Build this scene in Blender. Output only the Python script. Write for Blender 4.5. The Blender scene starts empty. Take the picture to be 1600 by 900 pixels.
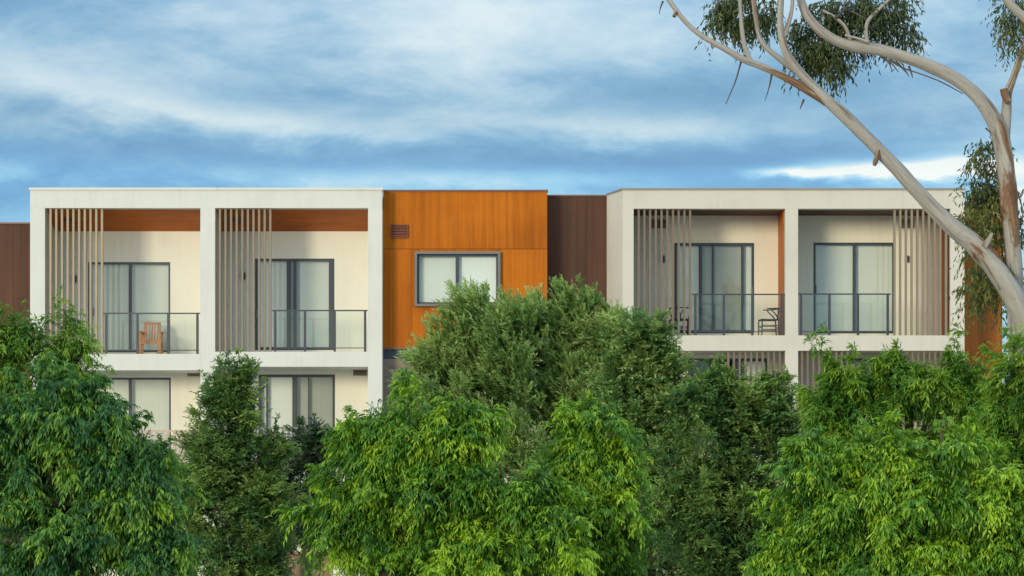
import bpy, math, random
import numpy as np
from mathutils import Vector

sc = bpy.context.scene
R = math.radians
COL = sc.collection

# ------------------------------------------------------------------ camera, sky, sun, exposure
FPX, DIST, EYE, HOR = 4360.0, 73.0, 2.0, 800.0      # focal length (px of a 1600 px picture), metres to the facade, eye height, horizon row
cam_d = bpy.data.cameras.new('camera'); cam = bpy.data.objects.new('camera', cam_d); COL.objects.link(cam)
cam.location = (0, 0, EYE); cam.rotation_euler = (R(90), 0, 0)
cam_d.sensor_width = 36; cam_d.lens = 36 * FPX / 1600; cam_d.shift_y = (HOR - 450) / 1600
cam_d.clip_start = 0.5; cam_d.clip_end = 6000
sc.camera = cam

SUN_AZ, SUN_EL = 31.0, 9.0                            # degrees left of straight behind the camera, above the horizon
EXPOSURE = 1.3
sun_dir = Vector((-math.sin(R(SUN_AZ)) * math.cos(R(SUN_EL)), -math.cos(R(SUN_AZ)) * math.cos(R(SUN_EL)), math.sin(R(SUN_EL))))
sd = bpy.data.lights.new('sun', 'SUN'); sun = bpy.data.objects.new('sun', sd); COL.objects.link(sun)
sun.location = (-30, -20, 40)
sd.energy = 0.82; sd.angle = R(14); sd.color = (1.0, 0.885, 0.64)
sun.rotation_euler = (-sun_dir).to_track_quat('-Z', 'Y').to_euler()
vs = sc.view_settings
vs.view_transform = 'Standard'; vs.look = 'None'; vs.exposure = EXPOSURE; vs.gamma = 1.0; vs.use_curve_mapping = False
sc.render.engine = 'CYCLES'
sc.cycles.use_denoising = True
sc.cycles.max_bounces = 7; sc.cycles.diffuse_bounces = 4; sc.cycles.glossy_bounces = 3
sc.cycles.transmission_bounces = 4; sc.cycles.transparent_max_bounces = 12
sc.cycles.caustics_reflective = False; sc.cycles.caustics_refractive = False


class NT:
    """small helper for node trees"""
    def __init__(s, tree): s.t = tree; s.n = tree.nodes; s.l = tree.links
    def node(s, typ, **kw):
        n = s.n.new(typ)
        for k, v in kw.items(): setattr(n, k, v)
        return n
    def put(s, sock, v):
        if isinstance(v, bpy.types.NodeSocket): s.l.new(v, sock)
        elif v is not None: sock.default_value = v
    def math(s, op, a, b=None, c=None, clamp=False):
        n = s.node('ShaderNodeMath', operation=op, use_clamp=clamp)
        for i, v in enumerate((a, b, c)): s.put(n.inputs[i], v)
        return n.outputs[0]
    def vmath(s, op, a, b=None):
        n = s.node('ShaderNodeVectorMath', operation=op); s.put(n.inputs[0], a); s.put(n.inputs[1], b)
        return n.outputs[0]
    def mix(s, fac, a, b, blend='MIX'):
        n = s.node('ShaderNodeMix', data_type='RGBA', blend_type=blend)
        s.put(n.inputs[0], fac); s.put(n.inputs[6], a); s.put(n.inputs[7], b)
        return n.outputs[2]
    def noise(s, vec, scale, detail=4, rough=0.55, dist=0.0):
        n = s.node('ShaderNodeTexNoise'); s.put(n.inputs['Vector'], vec)
        n.inputs['Scale'].default_value = scale; n.inputs['Detail'].default_value = detail
        n.inputs['Roughness'].default_value = rough; n.inputs['Distortion'].default_value = dist
        return n.outputs['Fac']
    def ramp(s, fac, stops, interp='LINEAR'):
        n = s.node('ShaderNodeValToRGB'); s.put(n.inputs[0], fac); n.color_ramp.interpolation = interp
        e = n.color_ramp.elements
        while len(e) < len(stops): e.new(0.5)
        for el, (p, c) in zip(e, stops): el.position = p; el.color = (c[0], c[1], c[2], 1)
        return n.outputs[0]
    def rng(s, v, a, b, c, d):
        n = s.node('ShaderNodeMapRange'); s.put(n.inputs[0], v)
        for i, q in enumerate((a, b, c, d)): n.inputs[i + 1].default_value = q
        return n.outputs[0]


def srgb(r, g, b):
    f = lambda c: (c / 255 / 12.92) if c / 255 <= 0.04045 else ((c / 255 + 0.055) / 1.055) ** 2.4
    return (f(r), f(g), f(b))


def build_sky():
    w = bpy.data.worlds.new('World'); sc.world = w; w.use_nodes = True
    t = NT(w.node_tree); t.n.clear()
    out = t.node('ShaderNodeOutputWorld'); bg = t.node('ShaderNodeBackground')
    t.l.new(bg.outputs[0], out.inputs[0])
    STR = 0.1
    bg.inputs[1].default_value = STR
    sky = t.node('ShaderNodeTexSky', sky_type='NISHITA', sun_disc=False)
    sky.sun_elevation = R(SUN_EL); sky.sun_rotation = R(180 + SUN_AZ)
    sky.air_density = 1.0; sky.dust_density = 1.0; sky.ozone_density = 2.0
    tc = t.node('ShaderNodeTexCoord'); d = tc.outputs['Generated']
    sp = t.node('ShaderNodeSeparateXYZ'); t.l.new(d, sp.inputs[0])
    x, y, z = sp.outputs
    # flat stratus seen edge on: noise squeezed in height
    cv = t.node('ShaderNodeCombineXYZ'); t.l.new(x, cv.inputs[0]); t.l.new(y, cv.inputs[1])
    t.put(cv.inputs[2], t.math('MULTIPLY', z, 2.7))
    v0 = cv.outputs[0]
    n1 = t.noise(v0, 7.0, 6, 0.55, 0.25)
    n2 = t.noise(t.vmath('ADD', v0, (3.1, 1.7, 0.4)), 19.0, 6, 0.6, 0.3)
    n4 = t.noise(t.vmath('ADD', v0, (5.3, 2.2, 1.9)), 52.0, 6, 0.66, 0.5)
    n3 = t.noise(t.vmath('ADD', v0, (1.3, 7.7, 2.4)), 2.3, 3, 0.5)
    az = t.math('MULTIPLY', t.math('ARCTAN2', x, y), FPX / 1000)
    el = t.math('MULTIPLY', t.math('ARCSINE', z), FPX / 1000)          # 0 horizon ... 0.8 about 10.5 degrees up
    wa = t.math('MULTIPLY', t.math('SUBTRACT', n1, 0.5), 0.30)
    wb = t.math('MULTIPLY', t.math('SUBTRACT', n2, 0.5), 0.085)
    U = t.math('ADD', az, t.math('ADD', wa, wb))
    V = t.math('ADD', el, t.math('ADD', t.math('MULTIPLY', wa, 0.16), t.math('MULTIPLY', wb, 0.55)))
    val = t.math('ADD', 0.475, t.math('ADD', t.math('MULTIPLY', t.math('SUBTRACT', n1, 0.5), 0.85), t.math('MULTIPLY', t.math('SUBTRACT', n2, 0.5), 1.25)))
    val = t.math('ADD', val, t.math('MULTIPLY', t.math('SUBTRACT', n3, 0.5), 0.10))
    val = t.math('MULTIPLY_ADD', t.math('SUBTRACT', n4, 0.5), 0.28, val)
    # higher up the cloud cover closes to a paler grey white
    val = t.math('ADD', val, t.rng(z, 0.20, 0.60, 0.0, 0.32))
    # banks of cloud: (col, row, half width, half height, tilt, gain)
    banks = [(40, 15, 150, 40, 0.1, -.22), (560, 45, 330, 60, .05, .26), (900, 40, 260, 80, 0, .22), (230, 178, 260, 26, .16, .33),
             (480, 206, 210, 17, .06, .30), (30, 135, 130, 30, .1, .20), (330, 95, 180, 25, .05, .06), (520, 158, 170, 14, .03, -.16),
             (420, 248, 330, 26, .02, -.25), (60, 235, 140, 40, 0, -.14), (1180, 140, 260, 40, -.03, -.42), (760, 160, 200, 25, .05, -.08),
             (960, 197, 190, 17, .03, .17), (1000, 252, 380, 26, .01, -.48), (1350, 280, 120, 15, .03, 1.0), (1190, 284, 70, 9, 0, .75), (1490, 272, 80, 17, 0, .95),
             (700, 262, 120, 15, -.08, .05), (1330, 60, 160, 35, .1, .10), (1450, 130, 180, 26, .05, -.16), (1430, 215, 170, 22, .05, -.16), (1585, 310, 40, 60, 0, .5), (30, 292, 200, 14, 0, .10), (760, 278, 200, 13, .02, .22)]
    for (px, py, a, b, tilt, g) in banks:
        cu, cw = (px - 800) / 1000, (HOR - py) / 1000
        du = t.math('SUBTRACT', U, cu); dv = t.math('SUBTRACT', V, cw)
        dv = t.math('MULTIPLY_ADD', du, tilt, dv)
        e = t.math('ADD', t.math('POWER', t.math('ABSOLUTE', t.math('DIVIDE', du, a / 1000)), 2.0), t.math('POWER', t.math('ABSOLUTE', t.math('DIVIDE', dv, b / 1000)), 2.0))
        val = t.math('MULTIPLY_ADD', t.math('EXPONENT', t.math('MULTIPLY', e, -0.9)), g, val)
    cloud = t.ramp(val, [(0.0, srgb(76, 126, 174)), (0.25, srgb(106, 152, 192)), (0.45, srgb(142, 177, 205)), (0.62, srgb(172, 197, 216)),
                         (0.82, srgb(200, 216, 226)), (1.0, srgb(222, 230, 232))])
    # low down the gaps between the clouds are clearer and bluer
    low = t.rng(V, 0.60, 0.51, 0.0, 1.0)
    blue = t.ramp(val, [(0.0, srgb(50, 124, 192)), (0.30, srgb(86, 158, 216)), (0.55, srgb(138, 198, 238)), (0.8, srgb(205, 228, 242)), (1.0, srgb(255, 252, 246))])
    c = t.mix(low, cloud, blue)
    K = 0.99 / (STR * 2 ** EXPOSURE)
    # a clouded sky is brighter overhead than near the horizon: (1 + 2 sin h) / 3
    ov = t.math('MULTIPLY', t.math('MULTIPLY_ADD', t.math('MAXIMUM', z, 0.0), 2.0, 0.95), K / 1.22)
    c = t.vmath('MULTIPLY', c, ov)
    c = t.mix(0.22, c, sky.outputs[0])
    t.l.new(c, bg.inputs[0])


build_sky()

# ------------------------------------------------------------------ materials
MATS = {}


def base_mat(name):
    m = bpy.data.materials.new(name); m.use_nodes = True
    t = NT(m.node_tree); p = t.n['Principled BSDF']
    tc = t.node('ShaderNodeTexCoord'); oi = t.node('ShaderNodeObjectInfo')
    off = t.math('MULTIPLY', oi.outputs['Random'], 37.0)
    v = t.vmath('ADD', tc.outputs['Object'], off)
    MATS[name] = m
    return m, t, p, v, oi.outputs['Random']


def bump(t, p, h, strength, dist):
    b = t.node('ShaderNodeBump'); b.inputs['Strength'].default_value = strength; b.inputs['Distance'].default_value = dist
    t.put(b.inputs['Height'], h); t.l.new(b.outputs[0], p.inputs['Normal'])


def plain(name, col, rough=0.6, vary=0.12, scale=3.0, metal=0.0, bmp=0.0, stretch=(1, 1, 1), spec=0.5):
    m, t, p, v, rnd = base_mat(name)
    v = t.vmath('MULTIPLY', v, stretch)
    n = t.noise(v, scale, 5, 0.6)
    n2 = t.noise(v, scale * 13, 3, 0.6)
    f = t.math('ADD', t.math('MULTIPLY', n, 0.7), t.math('MULTIPLY', n2, 0.3))
    lo = tuple(c * (1 - vary) for c in col); hi = tuple(min(1, c * (1 + vary)) for c in col)
    c = t.ramp(f, [(0.3, lo), (0.7, hi)])
    k = t.rng(rnd, 0, 1, 1 - vary * 0.6, 1 + vary * 0.6)
    c = t.vmath('MULTIPLY', c, k)
    t.l.new(c, p.inputs['Base Color'])
    p.inputs['Roughness'].default_value = rough; p.inputs['Metallic'].default_value = metal
    p.inputs['Specular IOR Level'].default_value = spec
    if bmp: bump(t, p, n2, bmp, 0.01)
    return m


def render_wall(name, col):
    """painted render: soft blotches, fine grain and faint run-off streaks"""
    m, t, p, v, rnd = base_mat(name)
    n = t.noise(v, 0.9, 5, 0.6)
    st = t.noise(t.vmath('MULTIPLY', v, (9.0, 9.0, 0.35)), 1.0, 4, 0.6)
    fine = t.noise(v, 90, 3, 0.6)
    f = t.math('ADD', t.math('MULTIPLY', n, 0.6), t.math('MULTIPLY', st, 0.4))
    c = t.ramp(f, [(0.30, tuple(x * 0.90 for x in col)), (0.5, col), (0.7, tuple(min(1, x * 1.03) for x in col))])
    t.l.new(c, p.inputs['Base Color']); p.inputs['Roughness'].default_value = 0.75
    p.inputs['Specular IOR Level'].default_value = 0.3
    bump(t, p, fine, 0.25, 0.004)


def streaky(name, cols, rough=0.6, spec=0.15, st=(7.0, 7.0, 0.16), relief=0.18):
    """weathered cladding with long vertical streaks"""
    m, t, p, v, rnd = base_mat(name)
    a = t.noise(t.vmath('MULTIPLY', v, st), 1.0, 6, 0.62)
    b = t.noise(t.vmath('MULTIPLY', v, tuple(q * 3.6 for q in st)), 1.0, 4, 0.6)
    g = t.noise(v, 0.55, 4, 0.55)
    f = t.math('ADD', t.math('ADD', t.math('MULTIPLY', a, 0.42), t.math('MULTIPLY', b, 0.22)), t.math('MULTIPLY', g, 0.36))
    c = t.ramp(f, [(0.30, cols[0]), (0.46, cols[1]), (0.56, cols[2]), (0.72, cols[3])])
    c = t.vmath('MULTIPLY', c, t.rng(rnd, 0, 1, 0.94, 1.06))
    t.l.new(c, p.inputs['Base Color']); p.inputs['Roughness'].default_value = rough
    p.inputs['Specular IOR Level'].default_value = spec
    if relief: bump(t, p, b, relief, 0.006)


def glass(name, refl, tint):
    m = bpy.data.materials.new(name); m.use_nodes = True; MATS[name] = m
    t = NT(m.node_tree); t.n.clear()
    o = t.node('ShaderNodeOutputMaterial'); tr = t.node('ShaderNodeBsdfTransparent'); gl = t.node('ShaderNodeBsdfGlossy')
    tr.inputs[0].default_value = (*tint, 1); gl.inputs['Roughness'].default_value = 0.02
    tc = t.node('ShaderNodeTexCoord')
    n = t.noise(tc.outputs['Object'], 1.6, 2, 0.5)
    b = t.node('ShaderNodeBump'); b.inputs['Strength'].default_value = 0.05; b.inputs['Distance'].default_value = 0.02
    t.put(b.inputs['Height'], n); t.l.new(b.outputs[0], gl.inputs['Normal'])
    fr = t.node('ShaderNodeLayerWeight'); fr.inputs[0].default_value = 0.5
    f = t.math('ADD', t.math('MULTIPLY', t.math('POWER', fr.outputs['Facing'], 4.0), 0.85), refl)
    mx = t.node('ShaderNodeMixShader'); t.put(mx.inputs[0], f); t.l.new(tr.outputs[0], mx.inputs[1]); t.l.new(gl.outputs[0], mx.inputs[2])
    t.l.new(mx.outputs[0], o.inputs[0])


def leaf_mat(name, dark, mid, young, rough=0.42, trans=0.36):
    m, t, p, v, rnd = base_mat(name)
    at = t.node('ShaderNodeAttribute'); at.attribute_name = 'tint'
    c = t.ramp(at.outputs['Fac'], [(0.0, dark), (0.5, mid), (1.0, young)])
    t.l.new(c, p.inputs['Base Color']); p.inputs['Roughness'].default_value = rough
    p.inputs['Specular IOR Level'].default_value = 0.36
    tr = t.node('ShaderNodeBsdfTranslucent')
    t.l.new(t.mix(0.6, c, t.vmath('MULTIPLY', c, (1.5, 1.35, 0.5))), tr.inputs[0])
    mx = t.node('ShaderNodeMixShader'); mx.inputs[0].default_value = trans
    t.l.new(p.outputs[0], mx.inputs[1]); t.l.new(tr.outputs[0], mx.inputs[2])
    t.l.new(mx.outputs[0], t.n['Material Output'].inputs[0])


def gum_bark(name):
    m, t, p, v, rnd = base_mat(name)
    at = t.node('ShaderNodeUVMap'); at.uv_map = 'UVMap'            # u round the limb, v metres along it
    uv = at.outputs[0]
    big = t.noise(t.vmath('MULTIPLY', uv, (5.0, 0.9, 1.0)), 1.0, 5, 0.65, 0.6)
    stripe = t.noise(t.vmath('MULTIPLY', uv, (14.0, 1.6, 1.0)), 1.0, 5, 0.65, 0.5)
    wr = t.noise(t.vmath('MULTIPLY', v, (1, 1, 1)), 16.0, 4, 0.6)
    f = t.math('ADD', t.math('MULTIPLY', big, 0.55), t.math('MULTIPLY', stripe, 0.45))
    pale = t.ramp(f, [(0.30, srgb(104, 98, 90)), (0.42, srgb(142, 136, 127)), (0.55, srgb(162, 157, 148)), (0.72, srgb(180, 176, 168))])
    rus = t.ramp(stripe, [(0.3, srgb(80, 56, 42)), (0.5, srgb(120, 88, 64)), (0.7, srgb(150, 122, 94))])
    ra = t.node('ShaderNodeAttribute'); ra.attribute_name = 'rough_bark'
    k = t.math('ADD', ra.outputs['Fac'], t.rng(big, 0.30, 0.75, 0.45, -0.45))
    k = t.rng(k, 0.42, 0.58, 0.0, 1.0)
    c = t.mix(k, pale, rus)
    crack = t.noise(t.vmath('MULTIPLY', uv, (9.0, 3.2, 1.0)), 1.0, 6, 0.7, 1.6)
    c = t.mix(t.rng(crack, 0.60, 0.70, 0.0, 0.65), c, (0.085, 0.062, 0.046, 1))
    ring = t.noise(t.vmath('MULTIPLY', uv, (1.2, 9.0, 1.0)), 1.0, 4, 0.6, 0.6)
    c = t.mix(t.rng(ring, 0.66, 0.74, 0.0, 0.45), c, (0.13, 0.10, 0.08, 1))
    t.l.new(c, p.inputs['Base Color']); p.inputs['Roughness'].default_value = 0.7
    p.inputs['Specular IOR Level'].default_value = 0.25
    bump(t, p, t.math('ADD', t.math('MULTIPLY', stripe, 1.0), t.math('MULTIPLY', wr, 0.4)), 0.2, 0.010)


render_wall('white_render', (0.665, 0.67, 0.62))
render_wall('cream_render', (0.81, 0.79, 0.69))
render_wall('stone_render', (0.605, 0.575, 0.50))
render_wall('sand_render', (0.80, 0.77, 0.645))
streaky('rust_panel', [srgb(128, 68, 12), srgb(166, 90, 14), srgb(184, 103, 18), srgb(198, 120, 34)])
streaky('brown_panel', [srgb(66, 45, 37), srgb(80, 56, 45), srgb(90, 62, 49), srgb(106, 72, 55)])
streaky('tan_panel', [srgb(112, 62, 26), srgb(150, 86, 34), srgb(164, 96, 42), srgb(180, 112, 54)])
streaky('timber_soffit', [srgb(130, 62, 12), srgb(168, 84, 14), srgb(188, 98, 20), srgb(204, 116, 34)], 0.5, 0.2, (0.5, 5.0, 2.0), 0.0)
plain('warm_slat', srgb(166, 150, 122), 0.6, 0.08, 2.0)
plain('taupe_slat', srgb(136, 124, 106), 0.6, 0.08, 2.0)
plain('brown_slat', srgb(114, 101, 87), 0.6, 0.08, 2.0)
plain('charcoal_metal', srgb(66, 72, 78), 0.4, 0.10, 3.0, 0.3)
plain('grey_metal', srgb(112, 112, 110), 0.45, 0.08, 3.0, 0.2)
plain('cap_metal', srgb(150, 142, 132), 0.4, 0.06, 2.0, 0.3)
plain('brown_cap', srgb(120, 88, 76), 0.45, 0.08, 2.0, 0.2)
plain('blind', srgb(232, 234, 224), 0.8, 0.04, 2.0, 0, 0.1, (14, 1, 0.3))
plain('pale_blind', srgb(246, 247, 240), 0.8, 0.03, 2.0, 0, 0.1, (14, 1, 0.3))
plain('curtain', srgb(176, 178, 166), 0.85, 0.10, 2.0, 0, 0.3, (20, 1, 0.2))
plain('balcony_floor', srgb(150, 142, 130), 0.7, 0.1, 3.0)
plain('roof_sheet', srgb(110, 110, 108), 0.6, 0.1, 2.0)
plain('vent_brown', srgb(112, 56, 36), 0.5, 0.1, 3.0)
plain('vent_grey', srgb(128, 120, 108), 0.55, 0.1, 3.0)
plain('dark_flashing', srgb(58, 66, 76), 0.5, 0.1, 3.0)
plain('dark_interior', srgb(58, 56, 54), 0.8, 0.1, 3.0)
plain('brick_clay', srgb(134, 116, 104), 0.85, 0.20, 6.0, 0, 0.4)
plain('brick_red', srgb(146, 108, 84), 0.85, 0.20, 6.0, 0, 0.4)
plain('mortar', srgb(186, 178, 164), 0.9, 0.08, 12.0, 0, 0.3)
plain('black_timber', srgb(44, 42, 40), 0.45, 0.15, 5.0)
plain('cord_seat', srgb(60, 54, 48), 0.8, 0.15, 20.0)
plain('oiled_timber', srgb(178, 116, 64), 0.5, 0.18, 4.0, 0, 0.2, (3, 3, 20))
plain('pot_grey', srgb(116, 106, 100), 0.7, 0.1, 4.0)
plain('lamp_black', srgb(40, 40, 40), 0.4, 0.1, 4.0)
plain('picket_beige', srgb(190, 166, 148), 0.6, 0.08, 3.0)
plain('bark', srgb(82, 72, 60), 0.85, 0.3, 8.0, 0, 0.6, (3, 3, 0.8))
plain('twig', srgb(96, 88, 60), 0.8, 0.2, 8.0)
plain('paving', srgb(176, 172, 162), 0.9, 0.18, 0.6, 0, 0.4)
plain('path', srgb(150, 146, 138), 0.85, 0.1, 0.8, 0, 0.3)
gum_bark('gum_bark')
glass('window_glass', 0.06, (0.965, 0.985, 0.975))
glass('rail_glass', 0.03, (0.955, 0.98, 0.972))
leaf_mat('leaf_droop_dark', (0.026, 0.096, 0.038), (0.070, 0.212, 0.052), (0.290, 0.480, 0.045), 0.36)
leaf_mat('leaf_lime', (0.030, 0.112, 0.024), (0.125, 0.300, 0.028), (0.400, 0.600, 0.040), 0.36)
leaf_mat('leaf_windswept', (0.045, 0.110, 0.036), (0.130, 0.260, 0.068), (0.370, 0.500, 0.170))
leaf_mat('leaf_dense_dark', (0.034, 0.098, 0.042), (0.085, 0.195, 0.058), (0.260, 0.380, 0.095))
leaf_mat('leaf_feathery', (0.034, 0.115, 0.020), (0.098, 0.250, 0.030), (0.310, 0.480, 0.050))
leaf_mat('leaf_gum', (0.030, 0.044, 0.022), (0.085, 0.115, 0.036), (0.220, 0.240, 0.045), 0.4, 0.25)
leaf_mat('leaf_blue', (0.030, 0.068, 0.042), (0.070, 0.135, 0.068), (0.140, 0.190, 0.090))

# ------------------------------------------------------------------ object helpers


def W(px, py, dep=0.0):
    """a point given by its column and row in a 1600 px view, at `dep` metres behind the facade plane"""
    Y = DIST + dep
    return Vector(((px - 800) / FPX * Y, Y, EYE + (HOR - py) / FPX * Y))


def tag(o, label, cat, group=None):
    o['label'] = label; o['category'] = cat
    if group: o['group'] = group
    return o


def thing(name, label, cat, loc, group=None, rz=0.0):
    o = bpy.data.objects.new(name, None); COL.objects.link(o); o.location = loc; o.rotation_euler = (0, 0, rz)
    o.empty_display_size = 0.3
    return tag(o, label, cat, group)


def root_off(parent):
    v = Vector((0, 0, 0))
    while parent is not None:
        v = v + parent.location; parent = parent.parent
    return v


BOXCACHE = {}
BOXF = [(0, 3, 2, 1), (4, 5, 6, 7), (0, 1, 5, 4), (1, 2, 6, 5), (2, 3, 7, 6), (3, 0, 4, 7)]


def boxv(x0, x1, y0, y1, z0, z1):
    return [(x0, y0, z0), (x1, y0, z0), (x1, y1, z0), (x0, y1, z0), (x0, y0, z1), (x1, y0, z1), (x1, y1, z1), (x0, y1, z1)]


def link(name, me, parent, world_loc):
    o = bpy.data.objects.new(name, me); COL.objects.link(o)
    o.parent = parent
    o.location = Vector(world_loc) - root_off(parent)
    return o


def box(name, mat, x0, x1, y0, y1, z0, z1, parent=None):
    """one box object with its origin at its centre; alike boxes share a mesh (world-axis coordinates)"""
    dx, dy, dz = x1 - x0, y1 - y0, z1 - z0
    key = (name, mat, round(dx, 3), round(dy, 3), round(dz, 3))
    me = BOXCACHE.get(key)
    if me is None:
        me = bpy.data.meshes.new(name)
        me.from_pydata(boxv(-dx / 2, dx / 2, -dy / 2, dy / 2, -dz / 2, dz / 2), [], BOXF)
        me.materials.append(MATS[mat]); BOXCACHE[key] = me
    return link(name, me, parent, ((x0 + x1) / 2, (y0 + y1) / 2, (z0 + z1) / 2))


def poly(name, mat, verts, faces, parent=None, smooth=False, origin=None):
    vs_ = [Vector(v) for v in verts]
    o0 = Vector(origin) if origin is not None else sum(vs_, Vector()) / len(vs_)
    me = bpy.data.meshes.new(name); me.from_pydata([tuple(v - o0) for v in vs_], [], faces)
    me.materials.append(MATS[mat])
    if smooth: me.polygons.foreach_set('use_smooth', [True] * len(me.polygons))
    me.update()
    return link(name, me, parent, o0)


def boxes(name, mat, bl, parent=None):
    vs_, fs = [], []
    for b in bl:
        n = len(vs_); vs_ += boxv(*b); fs += [tuple(i + n for i in f) for f in BOXF]
    return poly(name, mat, vs_, fs, parent)


def pbox(name, mat, px0, px1, py0, py1, d0, d1, parent=None):
    """box whose front face spans the given columns and rows at depth d0, reaching back to depth d1"""
    a, b = W(px0, py1, d0), W(px1, py0, d0)
    return box(name, mat, a.x, b.x, a.y, DIST + d1, a.z, b.z, parent)


def prect(px0, px1, py0, py1, d0, d1):
    a, b = W(px0, py1, d0), W(px1, py0, d0)
    return (a.x, b.x, a.y, DIST + d1, a.z, b.z)


def tube_mesh(name, pts, rad, mat, sides=8, rough=None, seed=0, lump=0.0):
    """tapered tube along points, with uv round/along it"""
    P = np.array(pts, float); r = np.array(rad, float); n = len(P)
    # catmull-rom refine
    t = np.linspace(0, n - 1, max(2, (n - 1) * 5 + 1)); i = np.clip(t.astype(int), 0, n - 2); u = (t - i)[:, None]
    p0, p1, p2, p3 = P[np.maximum(i - 1, 0)], P[i], P[i + 1], P[np.minimum(i + 2, n - 1)]
    Q = 0.5 * ((2 * p1) + (-p0 + p2) * u + (2 * p0 - 5 * p1 + 4 * p2 - p3) * u ** 2 + (-p0 + 3 * p1 - 3 * p2 + p3) * u ** 3)
    rr = np.interp(t, np.arange(n), r)
    rgh = np.zeros(n) if rough is None else np.asarray(rough, float)
    rb = np.interp(t / (n - 1), np.linspace(0, 1, len(rgh)), rgh)
    T = np.gradient(Q, axis=0); T /= np.linalg.norm(T, axis=1)[:, None] + 1e-9
    ref = np.array([0.0, 1.0, 0.0]) if abs(T[:, 1]).mean() < 0.8 else np.array([1.0, 0, 0])
    A = np.cross(T, ref); A /= np.linalg.norm(A, axis=1)[:, None] + 1e-9
    B = np.cross(T, A)
    rs = np.random.RandomState(seed)
    ang = np.linspace(0, 2 * np.pi, sides, endpoint=False)
    ph = rs.rand(6) * 6.28
    L = np.concatenate([[0], np.cumsum(np.linalg.norm(np.diff(Q, axis=0), axis=1))])
    wob = 1 + lump * (np.sin(L[:, None] * 5.1 + ph[0] + ang[None] * 2) + 0.7 * np.sin(L[:, None] * 11.3 + ph[1] - ang[None]) + 0.5 * np.sin(L[:, None] * 2.3 + ph[2] + ang[None]))
    V = Q[:, None] + (rr[:, None] * wob)[..., None] * (np.cos(ang)[None, :, None] * A[:, None] + np.sin(ang)[None, :, None] * B[:, None])
    m = len(Q); V = V.reshape(-1, 3)
    faces, uvs = [], []
    for a in range(m - 1):
        for s in range(sides):
            s2 = (s + 1) % sides
            faces.append((a * sides + s, a * sides + s2, (a + 1) * sides + s2, (a + 1) * sides + s))
            uvs += [s / sides, L[a], (s + 1) / sides, L[a], (s + 1) / sides, L[a + 1], s / sides, L[a + 1]]
    faces.append(tuple(range(sides - 1, -1, -1))); uvs += [0, 0] * sides
    faces.append(tuple((m - 1) * sides + s for s in range(sides))); uvs += [0, 0] * sides
    return V, faces, uvs, np.repeat(rb, sides)


def tube(name, mat, pts, rad, parent=None, sides=8, rough=None, seed=0, lump=0.0):
    V, faces, uvs, rb = tube_mesh(name, pts, rad, mat, sides, rough, seed, lump)
    o0 = V[0].copy()
    me = bpy.data.meshes.new(name); me.from_pydata([tuple(v) for v in V - o0], [], faces)
    uv = me.uv_layers.new(name='UVMap'); uv.data.foreach_set('uv', uvs)
    at = me.attributes.new('rough_bark', 'FLOAT', 'POINT'); at.data.foreach_set('value', rb.astype(np.float32))
    me.materials.append(MATS[mat]); me.polygons.foreach_set('use_smooth', [True] * len(me.polygons)); me.update()
    return link(name, me, parent, o0)


# ------------------------------------------------------------------ ground
def ground():
    n = 60; xs = np.linspace(-1500, 1500, n)
    rs = np.random.RandomState(4)
    vs_, fs = [], []
    for j in range(n):
        for i in range(n):
            far = max(0.0, (math.hypot(xs[i], xs[j]) - 200) / 1300)
            vs_.append((xs[i], xs[j], -0.0 + far * rs.uniform(-1, 1) * 1.0))
    for j in range(n - 1):
        for i in range(n - 1): fs.append((j * n + i, j * n + i + 1, (j + 1) * n + i + 1, (j + 1) * n + i))
    o = poly('ground', 'paving', vs_, fs, origin=(0, 0, 0)); o['kind'] = 'structure'
    p = poly('footpath', 'path', [(-60, 66.5, .004), (60, 66.5, .004), (60, 68.6, .004), (-60, 68.6, .004)], [(0, 1, 2, 3)]); p['kind'] = 'structure'


ground()


# ------------------------------------------------------------------ building parts
def wall_hole(name, mat, X0, X1, Z0, Z1, holes, dep, thick, parent):
    """wall plate at depth dep with rectangular openings; X/Z in metres; holes sorted left to right"""
    y0, y1 = DIST + dep, DIST + dep + thick
    bl = []; x = X0
    for (hx0, hx1, hz0, hz1) in holes:
        if hx0 - x > 1e-3: bl.append((x, hx0, y0, y1, Z0, Z1))
        if Z1 - hz1 > 1e-3: bl.append((hx0, hx1, y0, y1, hz1, Z1))
        if hz0 - Z0 > 1e-3: bl.append((hx0, hx1, y0, y1, Z0, hz0))
        x = hx1
    if X1 - x > 1e-3: bl.append((x, X1, y0, y1, Z0, Z1))
    return boxes(name, mat, bl, parent)


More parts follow.
